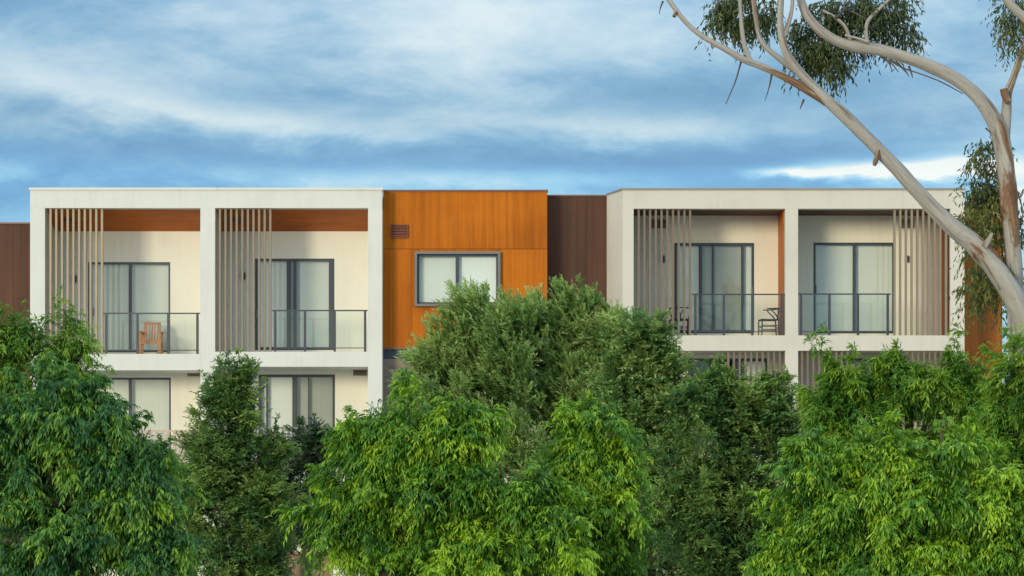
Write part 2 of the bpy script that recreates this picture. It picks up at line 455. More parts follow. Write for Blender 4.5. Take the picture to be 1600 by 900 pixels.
def door_unit(root, hole, dep, mullions, blinds, handle=None, fr=0.055, sill=0.06, name='sliding_door', fmat='charcoal_metal'):
    """framed glazing filling `hole` (metres); mullions: (x centre, width, setback); blinds: (x0, x1, material)"""
    x0, x1, z0, z1 = hole
    y = DIST + dep + 0.02
    f = boxes(name, fmat, [(x0, x0 + fr, y, y + .10, z0, z1), (x1 - fr, x1, y, y + .10, z0, z1),
                           (x0 + fr, x1 - fr, y, y + .10, z1 - fr, z1), (x0 + fr, x1 - fr, y, y + .10, z0, z0 + sill)], root)
    edges = [x0 + fr]
    for (mx, mw, sb) in mullions:
        box('stile', fmat, mx - mw / 2, mx + mw / 2, y + .012 + sb, y + .075 + sb, z0 + sill, z1 - fr, f)
        edges += [mx - mw / 2, mx + mw / 2]
    edges.append(x1 - fr)
    for i in range(0, len(edges), 2):
        if edges[i + 1] - edges[i] > .03:
            box('pane', 'window_glass', edges[i] - .008, edges[i + 1] + .008, y + .040, y + .048, z0 + sill - .008, z1 - fr + .008, f)
    for (bx0, bx1, bm, bd) in blinds:
        box('blind', bm, bx0, bx1, y + .14 + bd, y + .146 + bd, z0 + .03, z1 + .05, f)
    if handle is not None:
        hx, hz = handle
        box('door_handle', 'grey_metal', hx - .012, hx + .012, y - .035, y + .012, hz - .11, hz + .11, f)
    return f


def balustrade(root, px_posts, py_top, py_bot, px0, px1, dep=0.10):
    """thin charcoal rail on posts with glass infill"""
    a = W(px0, py_top, dep); b = W(px1, py_bot, dep)
    y = DIST + dep
    o = box('balustrade', 'charcoal_metal', a.x, b.x, y - .02, y + .025, a.z - .035, a.z, root)
    xs = [W(p, 0, dep).x for p in px_posts]
    for x in xs: box('post', 'charcoal_metal', x - .032, x + .032, y - .022, y + .027, b.z, a.z - .037, o)
    for l, r in zip(xs[:-1], xs[1:]):
        box('glass_panel', 'rail_glass', l + .045, r - .045, y - .002, y + .008, b.z + .11, a.z - .045, o)
        box('bottom_rail', 'charcoal_metal', l + .034, r - .034, y - .008, y + .014, b.z + .085, b.z + .108, o)
    return o


def slat_screen(root, pxs, py0, py1, mat, dep=0.06, w=0.055, d=0.095):
    for p in pxs:
        a, b = W(p, py1, dep), W(p, py0, dep)
        box('slat', mat, a.x - w / 2, a.x + w / 2, DIST + dep, DIST + dep + d, a.z, b.z, root)


def vent(root, px0, px1, py0, py1, dep, mat, n, proud=0.03):
    a, b = W(px0, py1, dep), W(px1, py0, dep)
    y = DIST + dep
    v = boxes('vent', mat, [(a.x, a.x + .03, y - proud, y - .001, a.z, b.z), (b.x - .03, b.x, y - proud, y - .001, a.z, b.z),
                            (a.x + .03, b.x - .03, y - proud, y - .001, b.z - .03, b.z), (a.x + .03, b.x - .03, y - proud, y - .001, a.z, a.z + .03),
                            (a.x + .03, b.x - .03, y - .006, y - .002, a.z + .03, b.z - .03)], root)
    h = (b.z - a.z - .06) / n
    for i in range(n):
        z0 = a.z + .03 + i * h + h * .12
        poly('louvre', mat, [(a.x + .03, y - proud + .002, z0), (b.x - .03, y - proud + .002, z0), (b.x - .03, y - .008, z0 + h * .75), (a.x + .03, y - .008, z0 + h * .75),
                             (a.x + .03, y - proud + .002, z0 + .012), (b.x - .03, y - proud + .002, z0 + .012), (b.x - .03, y - .008, z0 + h * .75 + .012), (a.x + .03, y - .008, z0 + h * .75 + .012)],
             [(3, 2, 1, 0), (4, 5, 6, 7), (0, 1, 5, 4), (1, 2, 6, 5), (2, 3, 7, 6), (3, 0, 4, 7)], v)
    return v


def wall_lamp(root, px, py, dep):
    c = W(px, py, dep)
    l = box('wall_lamp', 'lamp_black', c.x - .035, c.x + .035, c.y - .10, c.y - .002, c.z - .085, c.z + .085, root)
    box('mount', 'grey_metal', c.x - .022, c.x + .022, c.y - .05, c.y - .004, c.z - .10, c.z - .087, l)


GZ = 0.0   # ground level


def left_block():
    root = thing('apartment_block', 'white framed apartment block with two slatted upper balconies left of the orange cladding', 'building', (W(322, 0).x, DIST, 0))
    BD = 1.6
    X = lambda px, d=0.0: W(px, 0, d).x
    Z = lambda py, d=0.0: W(0, py, d).z
    y0 = DIST
    fd = 0.34                                   # depth of the projecting frame face pieces
    zt, zf = Z(297), Z(325)
    # frame: fascia, posts and slab edges (full balcony depth so the reveals are solid)
    box('fascia', 'white_render', X(47), X(597), y0, y0 + fd, zf, zt, root)
    for a, b in ((47, 70), (313, 336), (575, 597)):
        box('pier', 'white_render', X(a), X(b), y0 + .003, y0 + BD, GZ, zf, root)
    box('slab_edge', 'white_render', X(70), X(313), y0, y0 + BD - .002, Z(578.5), Z(553), root)
    box('slab_edge', 'white_render', X(336), X(575), y0, y0 + BD - .002, Z(573), Z(549.5), root)
    box('slab_edge', 'white_render', X(70), X(313), y0, y0 + BD - .002, Z(763), Z(739), root)
    box('slab_edge', 'white_render', X(336), X(575), y0, y0 + BD - .002, Z(759), Z(735), root)
    # parapet cap in lengths
    for a, b in ((45.5, 338.5), (339, 598.3)):
        box('parapet_cap', 'white_render', X(a), X(b), y0 - .03, y0 + .5, zt, Z(293.2), root)
    # raking timber soffits
    for (a, b) in ((70, 313), (336, 575)):
        zb = Z(361.5, BD)
        s = poly('soffit', 'timber_soffit', [(X(a), y0 + fd, zf), (X(b), y0 + fd, zf), (X(b), y0 + BD, zb), (X(a), y0 + BD, zb),
                                         (X(a), y0 + fd, zf + .05), (X(b), y0 + fd, zf + .05), (X(b), y0 + BD, zb + .05), (X(a), y0 + BD, zb + .05)], BOXF, root)
    # strip under the fascia, in front of the raking part
    # back walls with openings (upper and lower)
    h1 = (X(137.5, BD), X(266, BD), Z(550.5, BD), Z(409.5, BD)); h2 = (X(398.5, BD), X(522.5, BD), Z(547, BD), Z(404, BD))
    wall_hole('wall', 'cream_render', X(47), X(597), Z(566, BD), Z(352, BD), [h1, h2], BD, .2, root)
    l1 = (X(138, BD), X(267, BD), Z(737, BD), Z(590, BD)); l2 = (X(404, BD), X(523.5, BD), Z(733, BD), Z(585, BD))
    wall_hole('wall', 'cream_render', X(47), X(597), Z(750, BD), Z(570, BD) - .003, [l1, l2], BD, .2, root)
    box('wall', 'cream_render', X(47), X(597), y0 + BD, y0 + BD + .2, GZ, Z(750, BD) - .003, root)
    w = lambda px: X(px, BD)
    # bay 1 : shut two-leaf door, bay 2 : door slid open a little
    door_unit(root, h1, BD, [(w(203), .075, 0)], [(w(137), w(203), 'blind', 0), (w(203), w(267), 'blind', .02)], (w(146), Z(487, BD)), fr=.05, sill=.07)
    door_unit(root, h2, BD, [(w(451), .11, 0), (w(460.5), .09, .03), (w(516.5), .10, 0)], [(w(398), w(452), 'pale_blind', 0), (w(452), w(472), 'curtain', .03), (w(468), w(523), 'blind', .02)], (w(401), Z(490, BD)), fr=.06, sill=.08)
    door_unit(root, l1, BD, [(w(203), .075, 0)], [(w(138), w(203), 'blind', 0), (w(203), w(268), 'blind', .02)], None, fr=.05)
    door_unit(root, l2, BD, [(w(417), .05, 0), (w(460), .12, 0), (w(482), .04, .03)], [(w(404), w(460), 'pale_blind', 0), (w(460), w(483), 'curtain', .03), (w(481), w(524), 'curtain', .02)], None, fr=.07)
    # slats
    slat_screen(root, [78.8 + i * 8.93 for i in range(10)], 325.3, 552.5, 'warm_slat')
    slat_screen(root, [343.5 + i * 8.75 for i in range(10)], 325.3, 549.2, 'taupe_slat')
    balustrade(root, (166, 215, 263, 308.5), 488.6, 553, 161, 312.6)
    balustrade(root, (430, 476.5, 523, 570.5), 484.2, 549.5, 425, 574.6)
    # downlights / grilles in the soffit behind the slats
    for (px, dd) in ((107, .9), (372, .9)):
        zc = zf + (Z(361.5, BD) - zf) * (dd - fd) / (BD - fd)
        x = X(px, dd)
        box('soffit_grille', 'lamp_black', x - .16, x + .16, y0 + dd - .06, y0 + dd + .06, zc - .06, zc + .03, root)
    wall_lamp(root, 118, 436, BD); wall_lamp(root, 381.5, 431.5, BD)
    vent(root, 293, 312, 579.5, 588, BD, 'vent_grey', 3); vent(root, 552, 573, 574.5, 587, BD, 'vent_grey', 4)
    # lower balustrades of pickets
    for (pa, pb, pt, pbm, m) in ((70, 313, 672, 739, 'picket_beige'), (336, 575, 667.5, 735, 'grey_metal')):
        a, b = W(pa + .4, pt, .1), W(pb - .4, pbm, .1)
        o = box('picket_balustrade', m, a.x, b.x, y0 + .08, y0 + .13, a.z - .045, a.z, root)
        n = int((pb - pa) / 9)
        for i in range(n):
            x = a.x + (b.x - a.x) * (i + .5) / n
            box('picket', m, x - .03, x + .03, y0 + .09, y0 + .12, b.z, a.z - .047, o)
    # body behind: sides, roof, floors
    zr = Z(297) - .25
    box('side_wall', 'white_render', X(47), X(47) + .2, y0 + BD + .202, y0 + 11, GZ, zr, root)
    box('side_wall', 'white_render', X(597) - .2, X(597), y0 + BD + .202, y0 + 11, GZ, zr, root)
    box('rear_wall', 'white_render', X(47) + .2, X(597) - .2, y0 + 10.8, y0 + 11, GZ, zr, root)
    box('roof', 'roof_sheet', X(47), X(597), y0 + fd + .002, y0 + 11, zr + .002, zr + .12, root)
    for zz in (Z(560), Z(746)):
        box('floor_slab', 'balcony_floor', X(47) + .2, X(597) - .2, y0 + BD + .204, y0 + 10.79, zz - .12, zz, root)
    return root


left_block()


def orange_block():
    RD = 0.58
    X = lambda px, d=RD: W(px, 0, d).x
    Z = lambda py, d=RD: W(0, py, d).z
    y0 = DIST + RD
    root = thing('clad_block', 'bright rust orange clad block with one wide framed window above brickwork', 'building', (W(726, 0, RD).x, y0, 0))
    xl = W(597, 0, 0).x + .004
    zt, zs, zb = Z(299.5), Z(389), Z(543)
    wx0, wx1, wz0, wz1 = X(648), X(782), Z(479), Z(393.5)
    g = .006
    x1s = X(643)
    # cladding sheets, proud of a dark backing
    box('cladding_panel', 'rust_panel', xl, X(855), y0, y0 + .04, zs + g, zt, root)
    box('cladding_panel', 'rust_panel', xl, x1s - g, y0, y0 + .04, zb, zs - g, root)
    box('cladding_panel', 'rust_panel', x1s, wx1 + .001, y0, y0 + .04, zb, wz0 - .001, root)
    box('cladding_panel', 'rust_panel', wx1 + .003, X(855), y0, y0 + .04, zb, zs - g, root)
    box('cladding_panel', 'rust_panel', x1s, wx0 - .003, y0, y0 + .04, wz0 + .003, zs - g, root)
    box('cladding_panel', 'rust_panel', wx0 - .001, wx1 + .001, y0, y0 + .04, wz1 + .001, zs - g, root)
    wall_hole('backing_wall', 'dark_flashing', xl, X(855) - .01, Z(560) + .003, zt - .01, [(wx0 + .01, wx1 - .01, wz0 + .01, wz1 - .01)], RD + .041, .2, root)
    box('parapet_cap', 'brown_cap', xl, X(855) + .02, y0 - .03, y0 + .35, zt + .002, Z(296.5), root)
    # return wall on the right, roof
    box('side_wall', 'rust_panel', X(855) - .05, X(855) - .002, y0 + .042, y0 + 3, zb, zt - .002, root)
    box('roof', 'roof_sheet', xl, X(855) - .06, y0 + .36, y0 + 10, zt - .25, zt - .15, root)
    # projecting window hood frame + sash
    hx0, hx1, hz0, hz1 = wx0, wx1, wz0, wz1
    t = .065
    wf = boxes('window', 'grey_metal', [(hx0, hx0 + t, y0 - .12, y0 + .10, hz0, hz1), (hx1 - t, hx1, y0 - .12, y0 + .10, hz0, hz1),
                                        (hx0 + t, hx1 - t, y0 - .12, y0 + .10, hz1 - t, hz1), (hx0 + t, hx1 - t, y0 - .12, y0 + .10, hz0, hz0 + t)], root)
    f2 = .05; a, b, c, d = hx0 + t + .002, hx1 - t - .002, hz0 + t + .002, hz1 - t - .002
    mx = X(714.5)
    boxes('sash_frame', 'charcoal_metal', [(a, a + f2, y0, y0 + .06, c, d), (b - f2, b, y0, y0 + .06, c, d), (a + f2, b - f2, y0, y0 + .06, d - f2, d), (a + f2, b - f2, y0, y0 + .06, c, c + f2)], wf)
    box('stile', 'charcoal_metal', mx - .045, mx + .045, y0 - .006, y0 + .066, c + f2, d - f2, wf)
    box('pane', 'window_glass', a + f2 - .006, mx - .037, y0 + .028, y0 + .036, c + f2 - .006, d - f2 + .006, wf)
    box('pane', 'window_glass', mx + .037, b - f2 + .006, y0 + .022, y0 + .030, c + f2 - .006, d - f2 + .006, wf)
    box('blind', 'blind', a, mx, y0 + .16, y0 + .166, c, d, wf); box('blind', 'pale_blind', mx, b, y0 + .12, y0 + .126, c, d, wf)
    vent(root, 611, 638, 351, 372, RD, 'vent_brown', 4, .04)
    # flashing and brickwork under the cladding
    box('bottom_trim', 'brown_cap', xl, X(855), y0 - .02, y0 + .04, Z(546), zb - .002, root)
    box('flashing', 'dark_flashing', xl, X(855), y0 + .05, y0 + .24, Z(560.5), Z(546) - .002, root)
    zbt = Z(560.5) - .002
    bw = box('brick_wall', 'mortar', xl, X(855), y0 + .045, y0 + .24, GZ, zbt, root)
    L, H, J = .230, .076, .010
    z = zbt - .004 - H; row = 0
    while row < 16:
        x = xl - (L + J) * (0.5 if row % 2 else 0.15)
        while x < X(700):
            a_, b_ = max(x, xl + .002), x + L
            if b_ - a_ > .03:
                box('brick', 'brick_clay', a_, b_, y0 + .033, y0 + .060, z, z + H, bw)
            x += L + J
        z -= H + J; row += 1


orange_block()


def brown_block(name, label, px0, px1, ptop, dep, mat, capmat, xl=None, xr=None, npan=3, deep=8):
    X = lambda px: W(px, 0, dep).x
    Z = lambda py: W(0, py, dep).z
    a = xl if xl is not None else X(px0); b = xr if xr is not None else X(px1)
    y0 = DIST + dep
    root = thing(name, label, 'building', ((a + b) / 2, y0, 0))
    zt = Z(ptop + 2.5); cuts = np.linspace(a, b, npan + 1)
    for i in range(npan):
        box('cladding_panel', mat, cuts[i] + (.003 if i else 0), cuts[i + 1] - (.003 if i < npan - 1 else 0), y0, y0 + .04, GZ + 1.0, zt, root)
    box('backing_wall', 'dark_flashing', a, b, y0 + .041, y0 + .2, GZ, zt - .01, root)
    box('parapet_cap', capmat, a, b, y0 - .025, y0 + .22, zt + .002, Z(ptop), root)
    box('roof', 'roof_sheet', a, b, y0 + .222, y0 + deep, zt - .3, zt - .2, root)
    for xa in (a, b - .15):
        box('side_wall', mat, xa, xa + .15, y0 + .202, y0 + deep, GZ, zt - .302, root)
    box('rear_wall', mat, a, b, y0 + deep + .002, y0 + deep + .2, GZ, zt - .2, root)


XO = W(855, 0, .58).x
brown_block('clad_block', 'dark brown clad block recessed between the orange cladding and the beige balconies', 855, 948, 304.5, 1.27, 'brown_panel', 'brown_cap', xl=XO + .004, xr=W(948, 0, 1.27).x - .004)
brown_block('clad_block', 'low dark brown clad block at the far left edge beside the white frame', -150, 47, 347.5, 1.6, 'brown_panel', 'brown_cap', xr=W(47, 0).x - .006, npan=5)
brown_block('clad_block', 'tan brown clad block at the right edge behind the gum tree', 1507, 1566, 314.5, 1.8, 'tan_panel', 'brown_cap', xl=W(1507, 0).x + .006, npan=2)


def right_block():
    root = thing('apartment_block', 'beige framed apartment block with two slatted balconies right of the dark brown cladding', 'building', (W(1240, 0).x, DIST, 0))
    BD = 1.75
    X = lambda px, d=0.0: W(px, 0, d).x
    Z = lambda py, d=0.0: W(0, py, d).z
    y0 = DIST; fd = .34
    zt, zf = Z(297), Z(326)
    M = 'stone_render'
    box('fascia', M, X(990), X(1485), y0, y0 + fd, zf, zt, root)
    # left pier with splayed outer face, running the full height
    xb = W(948, 0, 1.27).x
    poly('pier', M, [(X(973), y0, GZ), (X(990), y0, GZ), (X(990), y0 + BD, GZ), (xb, y0 + BD, GZ), (xb, y0 + 1.27, GZ),
                     (X(973), y0, zt), (X(990), y0, zt), (X(990), y0 + BD, zt), (xb, y0 + BD, zt), (xb, y0 + 1.27, zt)],
         [(4, 3, 2, 1, 0), (5, 6, 7, 8, 9), (0, 1, 6, 5), (1, 2, 7, 6), (2, 3, 8, 7), (3, 4, 9, 8), (4, 0, 5, 9)], root)
    box('pier', M, X(1485), X(1507), y0, y0 + BD, GZ, zt, root)
    box('pier', M, X(1227), X(1247), y0 + .003, y0 + BD, GZ, zf, root)
    for (pt, pb) in ((524, 548), (710, 734)):
        for a, b in ((990, 1227), (1247, 1485)):
            box('slab_edge', M, X(a), X(b), y0, y0 + BD - .002, Z(pb), Z(pt), root)
    c0, c1 = X(971.5), xb - .02
    poly('parapet_cap', 'cap_metal', [(c0, y0 - .03, zt + .002), (X(1224), y0 - .03, zt + .002), (X(1224), y0 + .5, zt + .002), (X(990), y0 + 1.5, zt + .002), (c1, y0 + 1.27, zt + .002),
                                  (c0, y0 - .03, Z(294)), (X(1224), y0 - .03, Z(294)), (X(1224), y0 + .5, Z(294)), (X(990), y0 + 1.5, Z(294)), (c1, y0 + 1.27, Z(294))],
         [(4, 3, 2, 1, 0), (5, 6, 7, 8, 9), (0, 1, 6, 5), (1, 2, 7, 6), (2, 3, 8, 7), (3, 4, 9, 8), (4, 0, 5, 9)], root)
    box('parapet_cap', 'cap_metal', X(1224) + .006, X(1508.5), y0 - .03, y0 + .5, zt + .002, Z(294), root)
    for (a, b) in ((990, 1227), (1247, 1485)):
        box('soffit', 'brown_panel', X(a), X(b), y0 + fd + .002, y0 + BD, zf + .004, zf + .06, root)
    # timber lined reveals on the right hand side of each balcony
    for px in (1227, 1485):
        box('reveal_lining', 'timber_soffit', X(px) - .022, X(px) - .002, y0 + .30, y0 + BD - .003, Z(524) + .002, zf, root)
    h3 = (X(1053.5, BD), X(1178.5, BD), Z(521, BD), Z(379.5, BD)); h4 = (X(1271, BD), X(1398, BD), Z(521, BD), Z(379, BD))
    wall_hole('wall', 'sand_render', xb, X(1507), Z(536, BD), Z(330, BD) + .4, [h3, h4], BD, .2, root)
    l3 = (X(1075, BD), X(1200, BD), Z(708, BD), Z(560, BD)); l4 = (X(1290, BD), X(1400, BD), Z(708, BD), Z(560, BD))
    wall_hole('wall', 'sand_render', xb, X(1507), Z(722, BD), Z(536, BD) - .003, [l3, l4], BD, .2, root)
    box('wall', 'sand_render', xb, X(1507), y0 + BD, y0 + BD + .2, GZ, Z(722, BD) - .003, root)
    w = lambda px: X(px, BD)
    door_unit(root, h3, BD, [(w(1094.5), .085, 0), (w(1114), .06, .035), (w(1160), .07, .0)], [(w(1053), w(1096), 'blind', 0), (w(1094), w(1116), 'curtain', .05), (w(1112), w(1162), 'curtain', .02), (w(1158), w(1180), 'blind', 0)], (w(1176), Z(455, BD)), fr=.07, sill=.09)
    door_unit(root, h4, BD, [(w(1335), .08, 0)], [(w(1271), w(1335), 'blind', 0), (w(1335), w(1399), 'blind', .02)], (w(1275), Z(452, BD)), fr=.06, sill=.07)
    door_unit(root, l3, BD, [(w(1110), .06, 0), (w(1150), .06, 0)], [(w(1168), w(1200), 'blind', .1)], None, fr=.07)
    door_unit(root, l4, BD, [(w(1345), .06, 0)], [(w(1330), w(1400), 'curtain', .1)], None, fr=.07)
    slat_screen(root, [998 + i * 8.93 for i in range(10)], 326.3, 523.6, 'brown_slat')
    slat_screen(root, [1398 + i * 8.93 for i in range(10)], 326.3, 523.6, 'taupe_slat')
    slat_screen(root, [1138 + i * 8.93 for i in range(10)], 548.4, 709, 'brown_slat')
    slat_screen(root, [1253 + i * 8.93 for i in range(10)] + [1390 + i * 8.93 for i in range(10)], 548.4, 709, 'brown_slat')
    balustrade(root, (1086.5, 1131, 1175.5, 1221), 459, 524, 1081, 1226.4)
    balustrade(root, (1251.5, 1296, 1340.5, 1387), 458.5, 524, 1247.6, 1392)
    wall_lamp(root, 1036.5, 405, BD); wall_lamp(root, 1416.5, 404.5, BD)
    vent(root, 1018, 1042, 343, 357, BD, 'vent_grey', 4); vent(root, 1404, 1428, 343, 357, BD, 'vent_grey', 4)
    zr = Z(297) - .25
    box('side_wall', M, xb, xb + .2, y0 + BD + .202, y0 + 11, GZ, zr, root)
    box('side_wall', M, X(1507) - .2, X(1507), y0 + BD + .202, y0 + 11, GZ, zr, root)
    box('rear_wall', M, xb + .2, X(1507) - .2, y0 + 10.8, y0 + 11, GZ, zr, root)
    box('roof', 'roof_sheet', X(990), X(1485), y0 + fd + .002, y0 + BD, zr, zr + .12, root)
    box('roof', 'roof_sheet', xb, X(1507), y0 + BD + .002, y0 + 11, zr + .002, zr + .12, root)
    for zz in (Z(535), Z(721)):
        box('floor_slab', 'balcony_floor', xb + .2, X(1507) - .2, y0 + BD + .204, y0 + 10.79, zz - .12, zz, root)
    # inner partition so the open door shows a room, not daylight
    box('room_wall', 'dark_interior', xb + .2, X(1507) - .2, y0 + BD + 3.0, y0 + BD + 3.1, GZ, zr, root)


right_block()


# ------------------------------------------------------------------ balcony furniture
def garden_chair():
    c = W(235.5, 553, .75); c.z = W(0, 553).z
    t = thing('garden_chair', 'slatted orange brown timber armchair on the far left upper balcony', 'chair', c)
    M = 'oiled_timber'; x, y, z = c
    hw = .30
    for s in (-1, 1):
        xs = x + s * (hw - .04)
        box('leg', M, xs - .045, xs + .045, y - .30, y - .22, z, z + .60, t)
        box('leg', M, xs - .035, xs + .035, y + .22, y + .29, z, z + .60, t)
        box('armrest', M, xs - .055, xs + .055, y - .34, y + .31, z + .602, z + .632, t)
        box('side_rail', M, xs - .025, xs + .025, y - .218, y + .218, z + .30, z + .38, t)
    box('front_rail', M, x - hw + .086, x + hw - .086, y - .29, y - .25, z + .29, z + .38, t)
    for i in range(6):
        yy = y - .24 + i * .085
        box('seat_slat', M, x - hw + .088, x + hw - .088, yy, yy + .07, z + .385, z + .405, t)
    b0, b1, zb0, zb1 = y + .20, y + .34, z + .40, z + .90

    def slant(nm, xa, xb, za, zb_, th=.03):
        ya = b0 + (b1 - b0) * (za - zb0) / (zb1 - zb0); yb = b0 + (b1 - b0) * (zb_ - zb0) / (zb1 - zb0)
        poly(nm, M, [(xa, ya, za), (xb, ya, za), (xb, ya + th, za), (xa, ya + th, za), (xa, yb, zb_), (xb, yb, zb_), (xb, yb + th, zb_), (xa, yb + th, zb_)], BOXF, t)
    W2 = hw - .075
    slant('back_post', x - W2, x - W2 + .045, zb0, zb1); slant('back_post', x + W2 - .045, x + W2, zb0, zb1)
    slant('top_rail', x - W2 + .046, x + W2 - .046, zb1 - .06, zb1)
    for i in range(5):
        xx = x - W2 + .075 + i * (2 * W2 - .15) / 4
        slant('back_slat', xx - .018, xx + .018, zb0 + .01, zb1 - .062, .018)


garden_chair()


def wishbone_chair(label, c, rz):
    t = thing('wishbone_chair', label, 'chair', c, None, rz)
    M = 'black_timber'

    def tb(nm, pts, r, mat=M, sides=7):
        V, faces, uvs, rb = tube_mesh(nm, pts, r, mat, sides)
        me = bpy.data.meshes.new(nm); me.from_pydata([tuple(v) for v in V], [], faces); me.materials.append(MATS[mat])
        me.polygons.foreach_set('use_smooth', [True] * len(me.polygons)); me.update()
        o = bpy.data.objects.new(nm, me); COL.objects.link(o); o.parent = t
    # chair faces local -Y ; front legs straight, rear legs sweep back then forward to the rail
    for s in (-1, 1):
        tb('leg', [(s * .235, -.23, 0), (s * .235, -.225, .22), (s * .235, -.22, .46)], [.014, .018, .018])
        tb('leg', [(s * .20, .25, 0), (s * .20, .235, .22), (s * .21, .22, .44), (s * .245, .16, .56), (s * .262, .06, .66), (s * .262, .0, .735)], [.014, .018, .019, .018, .015, .013])
        tb('stretcher', [(s * .232, -.22, .30), (s * .205, .22, .30)], [.011, .011])
        tb('stretcher', [(s * .232, -.22, .19), (s * .203, .22, .19)], [.011, .011])
    tb('stretcher', [(-.23, -.22, .25), (.23, -.22, .25)], [.011, .011]); tb('stretcher', [(-.2, .23, .25), (.2, .23, .25)], [.011, .011])
    rail = []
    for k in range(13):
        a = math.pi * (k / 12)
        rail.append((.285 * math.cos(a), .02 + .255 * math.sin(a) ** .8 if 0 < k < 12 else -.10, .735 + .02 * math.sin(a)))
    tb('top_rail', rail, [.014] + [.017] * 11 + [.014])
    tb('wishbone_splat', [(0, .215, .44), (0, .24, .56), (-.05, .262, .66), (-.10, .262, .745)], [.014, .014, .011, .010])
    tb('wishbone_splat', [(0, .215, .44), (0, .24, .56), (.05, .262, .66), (.10, .262, .745)], [.013, .013, .011, .010])
    me = bpy.data.meshes.new('seat')
    g = [(-.245, -.235), (.245, -.235), (.215, .225), (-.215, .225)]
    vs_ = [(x, y, .435) for x, y in g] + [(x, y, .468) for x, y in g] + [(0, 0, .448)]
    me.from_pydata(vs_, [], [(3, 2, 1, 0), (0, 1, 5, 4), (1, 2, 6, 5), (2, 3, 7, 6), (3, 0, 4, 7), (4, 5, 8), (5, 6, 8), (6, 7, 8), (7, 4, 8)])
    me.materials.append(MATS['cord_seat']); o = bpy.data.objects.new('seat', me); COL.objects.link(o); o.parent = t


zb3 = W(0, 524).z
c = W(1062, 524, .62); c.z = zb3
wishbone_chair('black wishbone chair standing behind the vertical slats', c, R(182))
c = W(1201, 524, .75); c.z = zb3
wishbone_chair('black wishbone chair seen side on by the balcony pier', c, R(-84))


def planter():
    a, b = W(1017, 524, 1.1), W(1046, 498, 1.1)
    t = thing('storage_box', 'low grey storage box on the balcony behind the slats', 'box', ((a.x + b.x) / 2, a.y + .2, zb3))
    z1 = zb3 + .47
    box('body', 'pot_grey', a.x, b.x, a.y, a.y + .42, zb3, z1 - .05, t)
    box('lid', 'pot_grey', a.x - .02, b.x + .02, a.y - .02, a.y + .44, z1 - .048, z1, t)


planter()


# ------------------------------------------------------------------ low front wall seen between the trees
def front_wall():
    Yf = 64.0
    P = lambda px, py: Vector(((px - 800) / FPX * Yf, Yf, EYE + (HOR - py) / FPX * Yf))
    a, b = P(395, 900), P(520, 862)
    t = thing('garden_wall', 'low red brown brick wall glimpsed at ground level between the trees', 'wall', ((a.x + b.x) / 2, Yf, 0))
    core = box('mortar_core', 'mortar', a.x, b.x, Yf + .012, Yf + .20, 0, b.z - .06, t)
    box('coping', 'brick_red', a.x - .02, b.x + .02, Yf - .02, Yf + .23, b.z - .058, b.z, t)
    L, H, J = .230, .076, .010
    z = b.z - .064 - H; row = 0
    while row < 8:
        x = a.x - (L + J) * (.5 if row % 2 else 0)
        while x < b.x:
            x0, x1 = max(x, a.x), min(x + L, b.x)
            if x1 - x0 > .04: box('brick', 'brick_red', x0, x1, Yf, Yf + .03, z, z + H, core)
            x += L + J
        z -= H + J; row += 1
    for px, w_, pt in ((439, .10, 860), (485, .05, 876), (496, .05, 876)):
        q = P(px, pt); q.y -= .8
        o = thing('fence_post', {439: 'tall grey metal post left of the low brick wall', 485: 'thin grey post in front of the brick wall, the left of a pair', 496: 'thin grey post in front of the brick wall, the right of a pair'}[px], 'post', (q.x, q.y, 0))
        box('shaft', 'grey_metal', q.x - w_ / 2, q.x + w_ / 2, q.y - w_ / 2, q.y + w_ / 2, 0, q.z, o)
        box('cap', 'charcoal_metal', q.x - w_ / 2 - .01, q.x + w_ / 2 + .01, q.y - w_ / 2 - .01, q.y + w_ / 2 + .01, q.z + .001, q.z + .02, o)


front_wall()

# ------------------------------------------------------------------ trees


def nrm(v): return v / (np.linalg.norm(v, axis=-1, keepdims=True) + 1e-9)


def leaves_mesh(name, mat, base, d, nv, ln, wd, curl, tint, parent, origin, fine=True):
    """base,d,nv: (n,3); one folded, bent leaf of four triangles each"""
    n = len(base); s = nrm(np.cross(d, nv)); nv = np.cross(s, d)
    ln, wd, curl = ln[:, None], wd[:, None], curl[:, None]
    tip = base + d * ln * .97 - nv * ln * curl * (.55 if fine else .22)
    fo = .25 if fine else .11
    Lf = base + d * ln * .44 + s * wd * .5 + nv * (wd * .14 + ln * curl * fo)
    Rt = base + d * ln * .44 - s * wd * .5 + nv * (wd * .14 + ln * curl * fo)
    if fine:
        mid = base + d * ln * .48 + nv * ln * curl * .35
        V = np.stack([base, mid, tip, Lf, Rt], 1); tri = [[0, 1, 3], [1, 2, 3], [0, 4, 1], [4, 2, 1]]
    else:
        V = np.stack([base, tip, Lf, Rt], 1); tri = [[0, 1, 2], [0, 3, 1]]
    nvx = V.shape[1]; V = V.reshape(-1, 3) - np.array(origin)
    i0 = (np.arange(n) * nvx)[:, None]
    F = np.concatenate([i0 + np.array([q]) for q in tri], 1).reshape(-1)
    me = bpy.data.meshes.new(name)
    me.vertices.add(len(V)); me.vertices.foreach_set('co', V.astype(np.float32).ravel())
    me.loops.add(len(F)); me.loops.foreach_set('vertex_index', F.astype(np.int32))
    nf = len(F) // 3
    me.polygons.add(nf); me.polygons.foreach_set('loop_start', np.arange(nf, dtype=np.int32) * 3)
    me.polygons.foreach_set('loop_total', np.full(nf, 3, dtype=np.int32))
    me.update(calc_edges=True)
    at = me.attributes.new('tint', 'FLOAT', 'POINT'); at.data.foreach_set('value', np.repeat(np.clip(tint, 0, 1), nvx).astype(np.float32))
    me.materials.append(MATS[mat])
    return link(name, me, parent, origin)


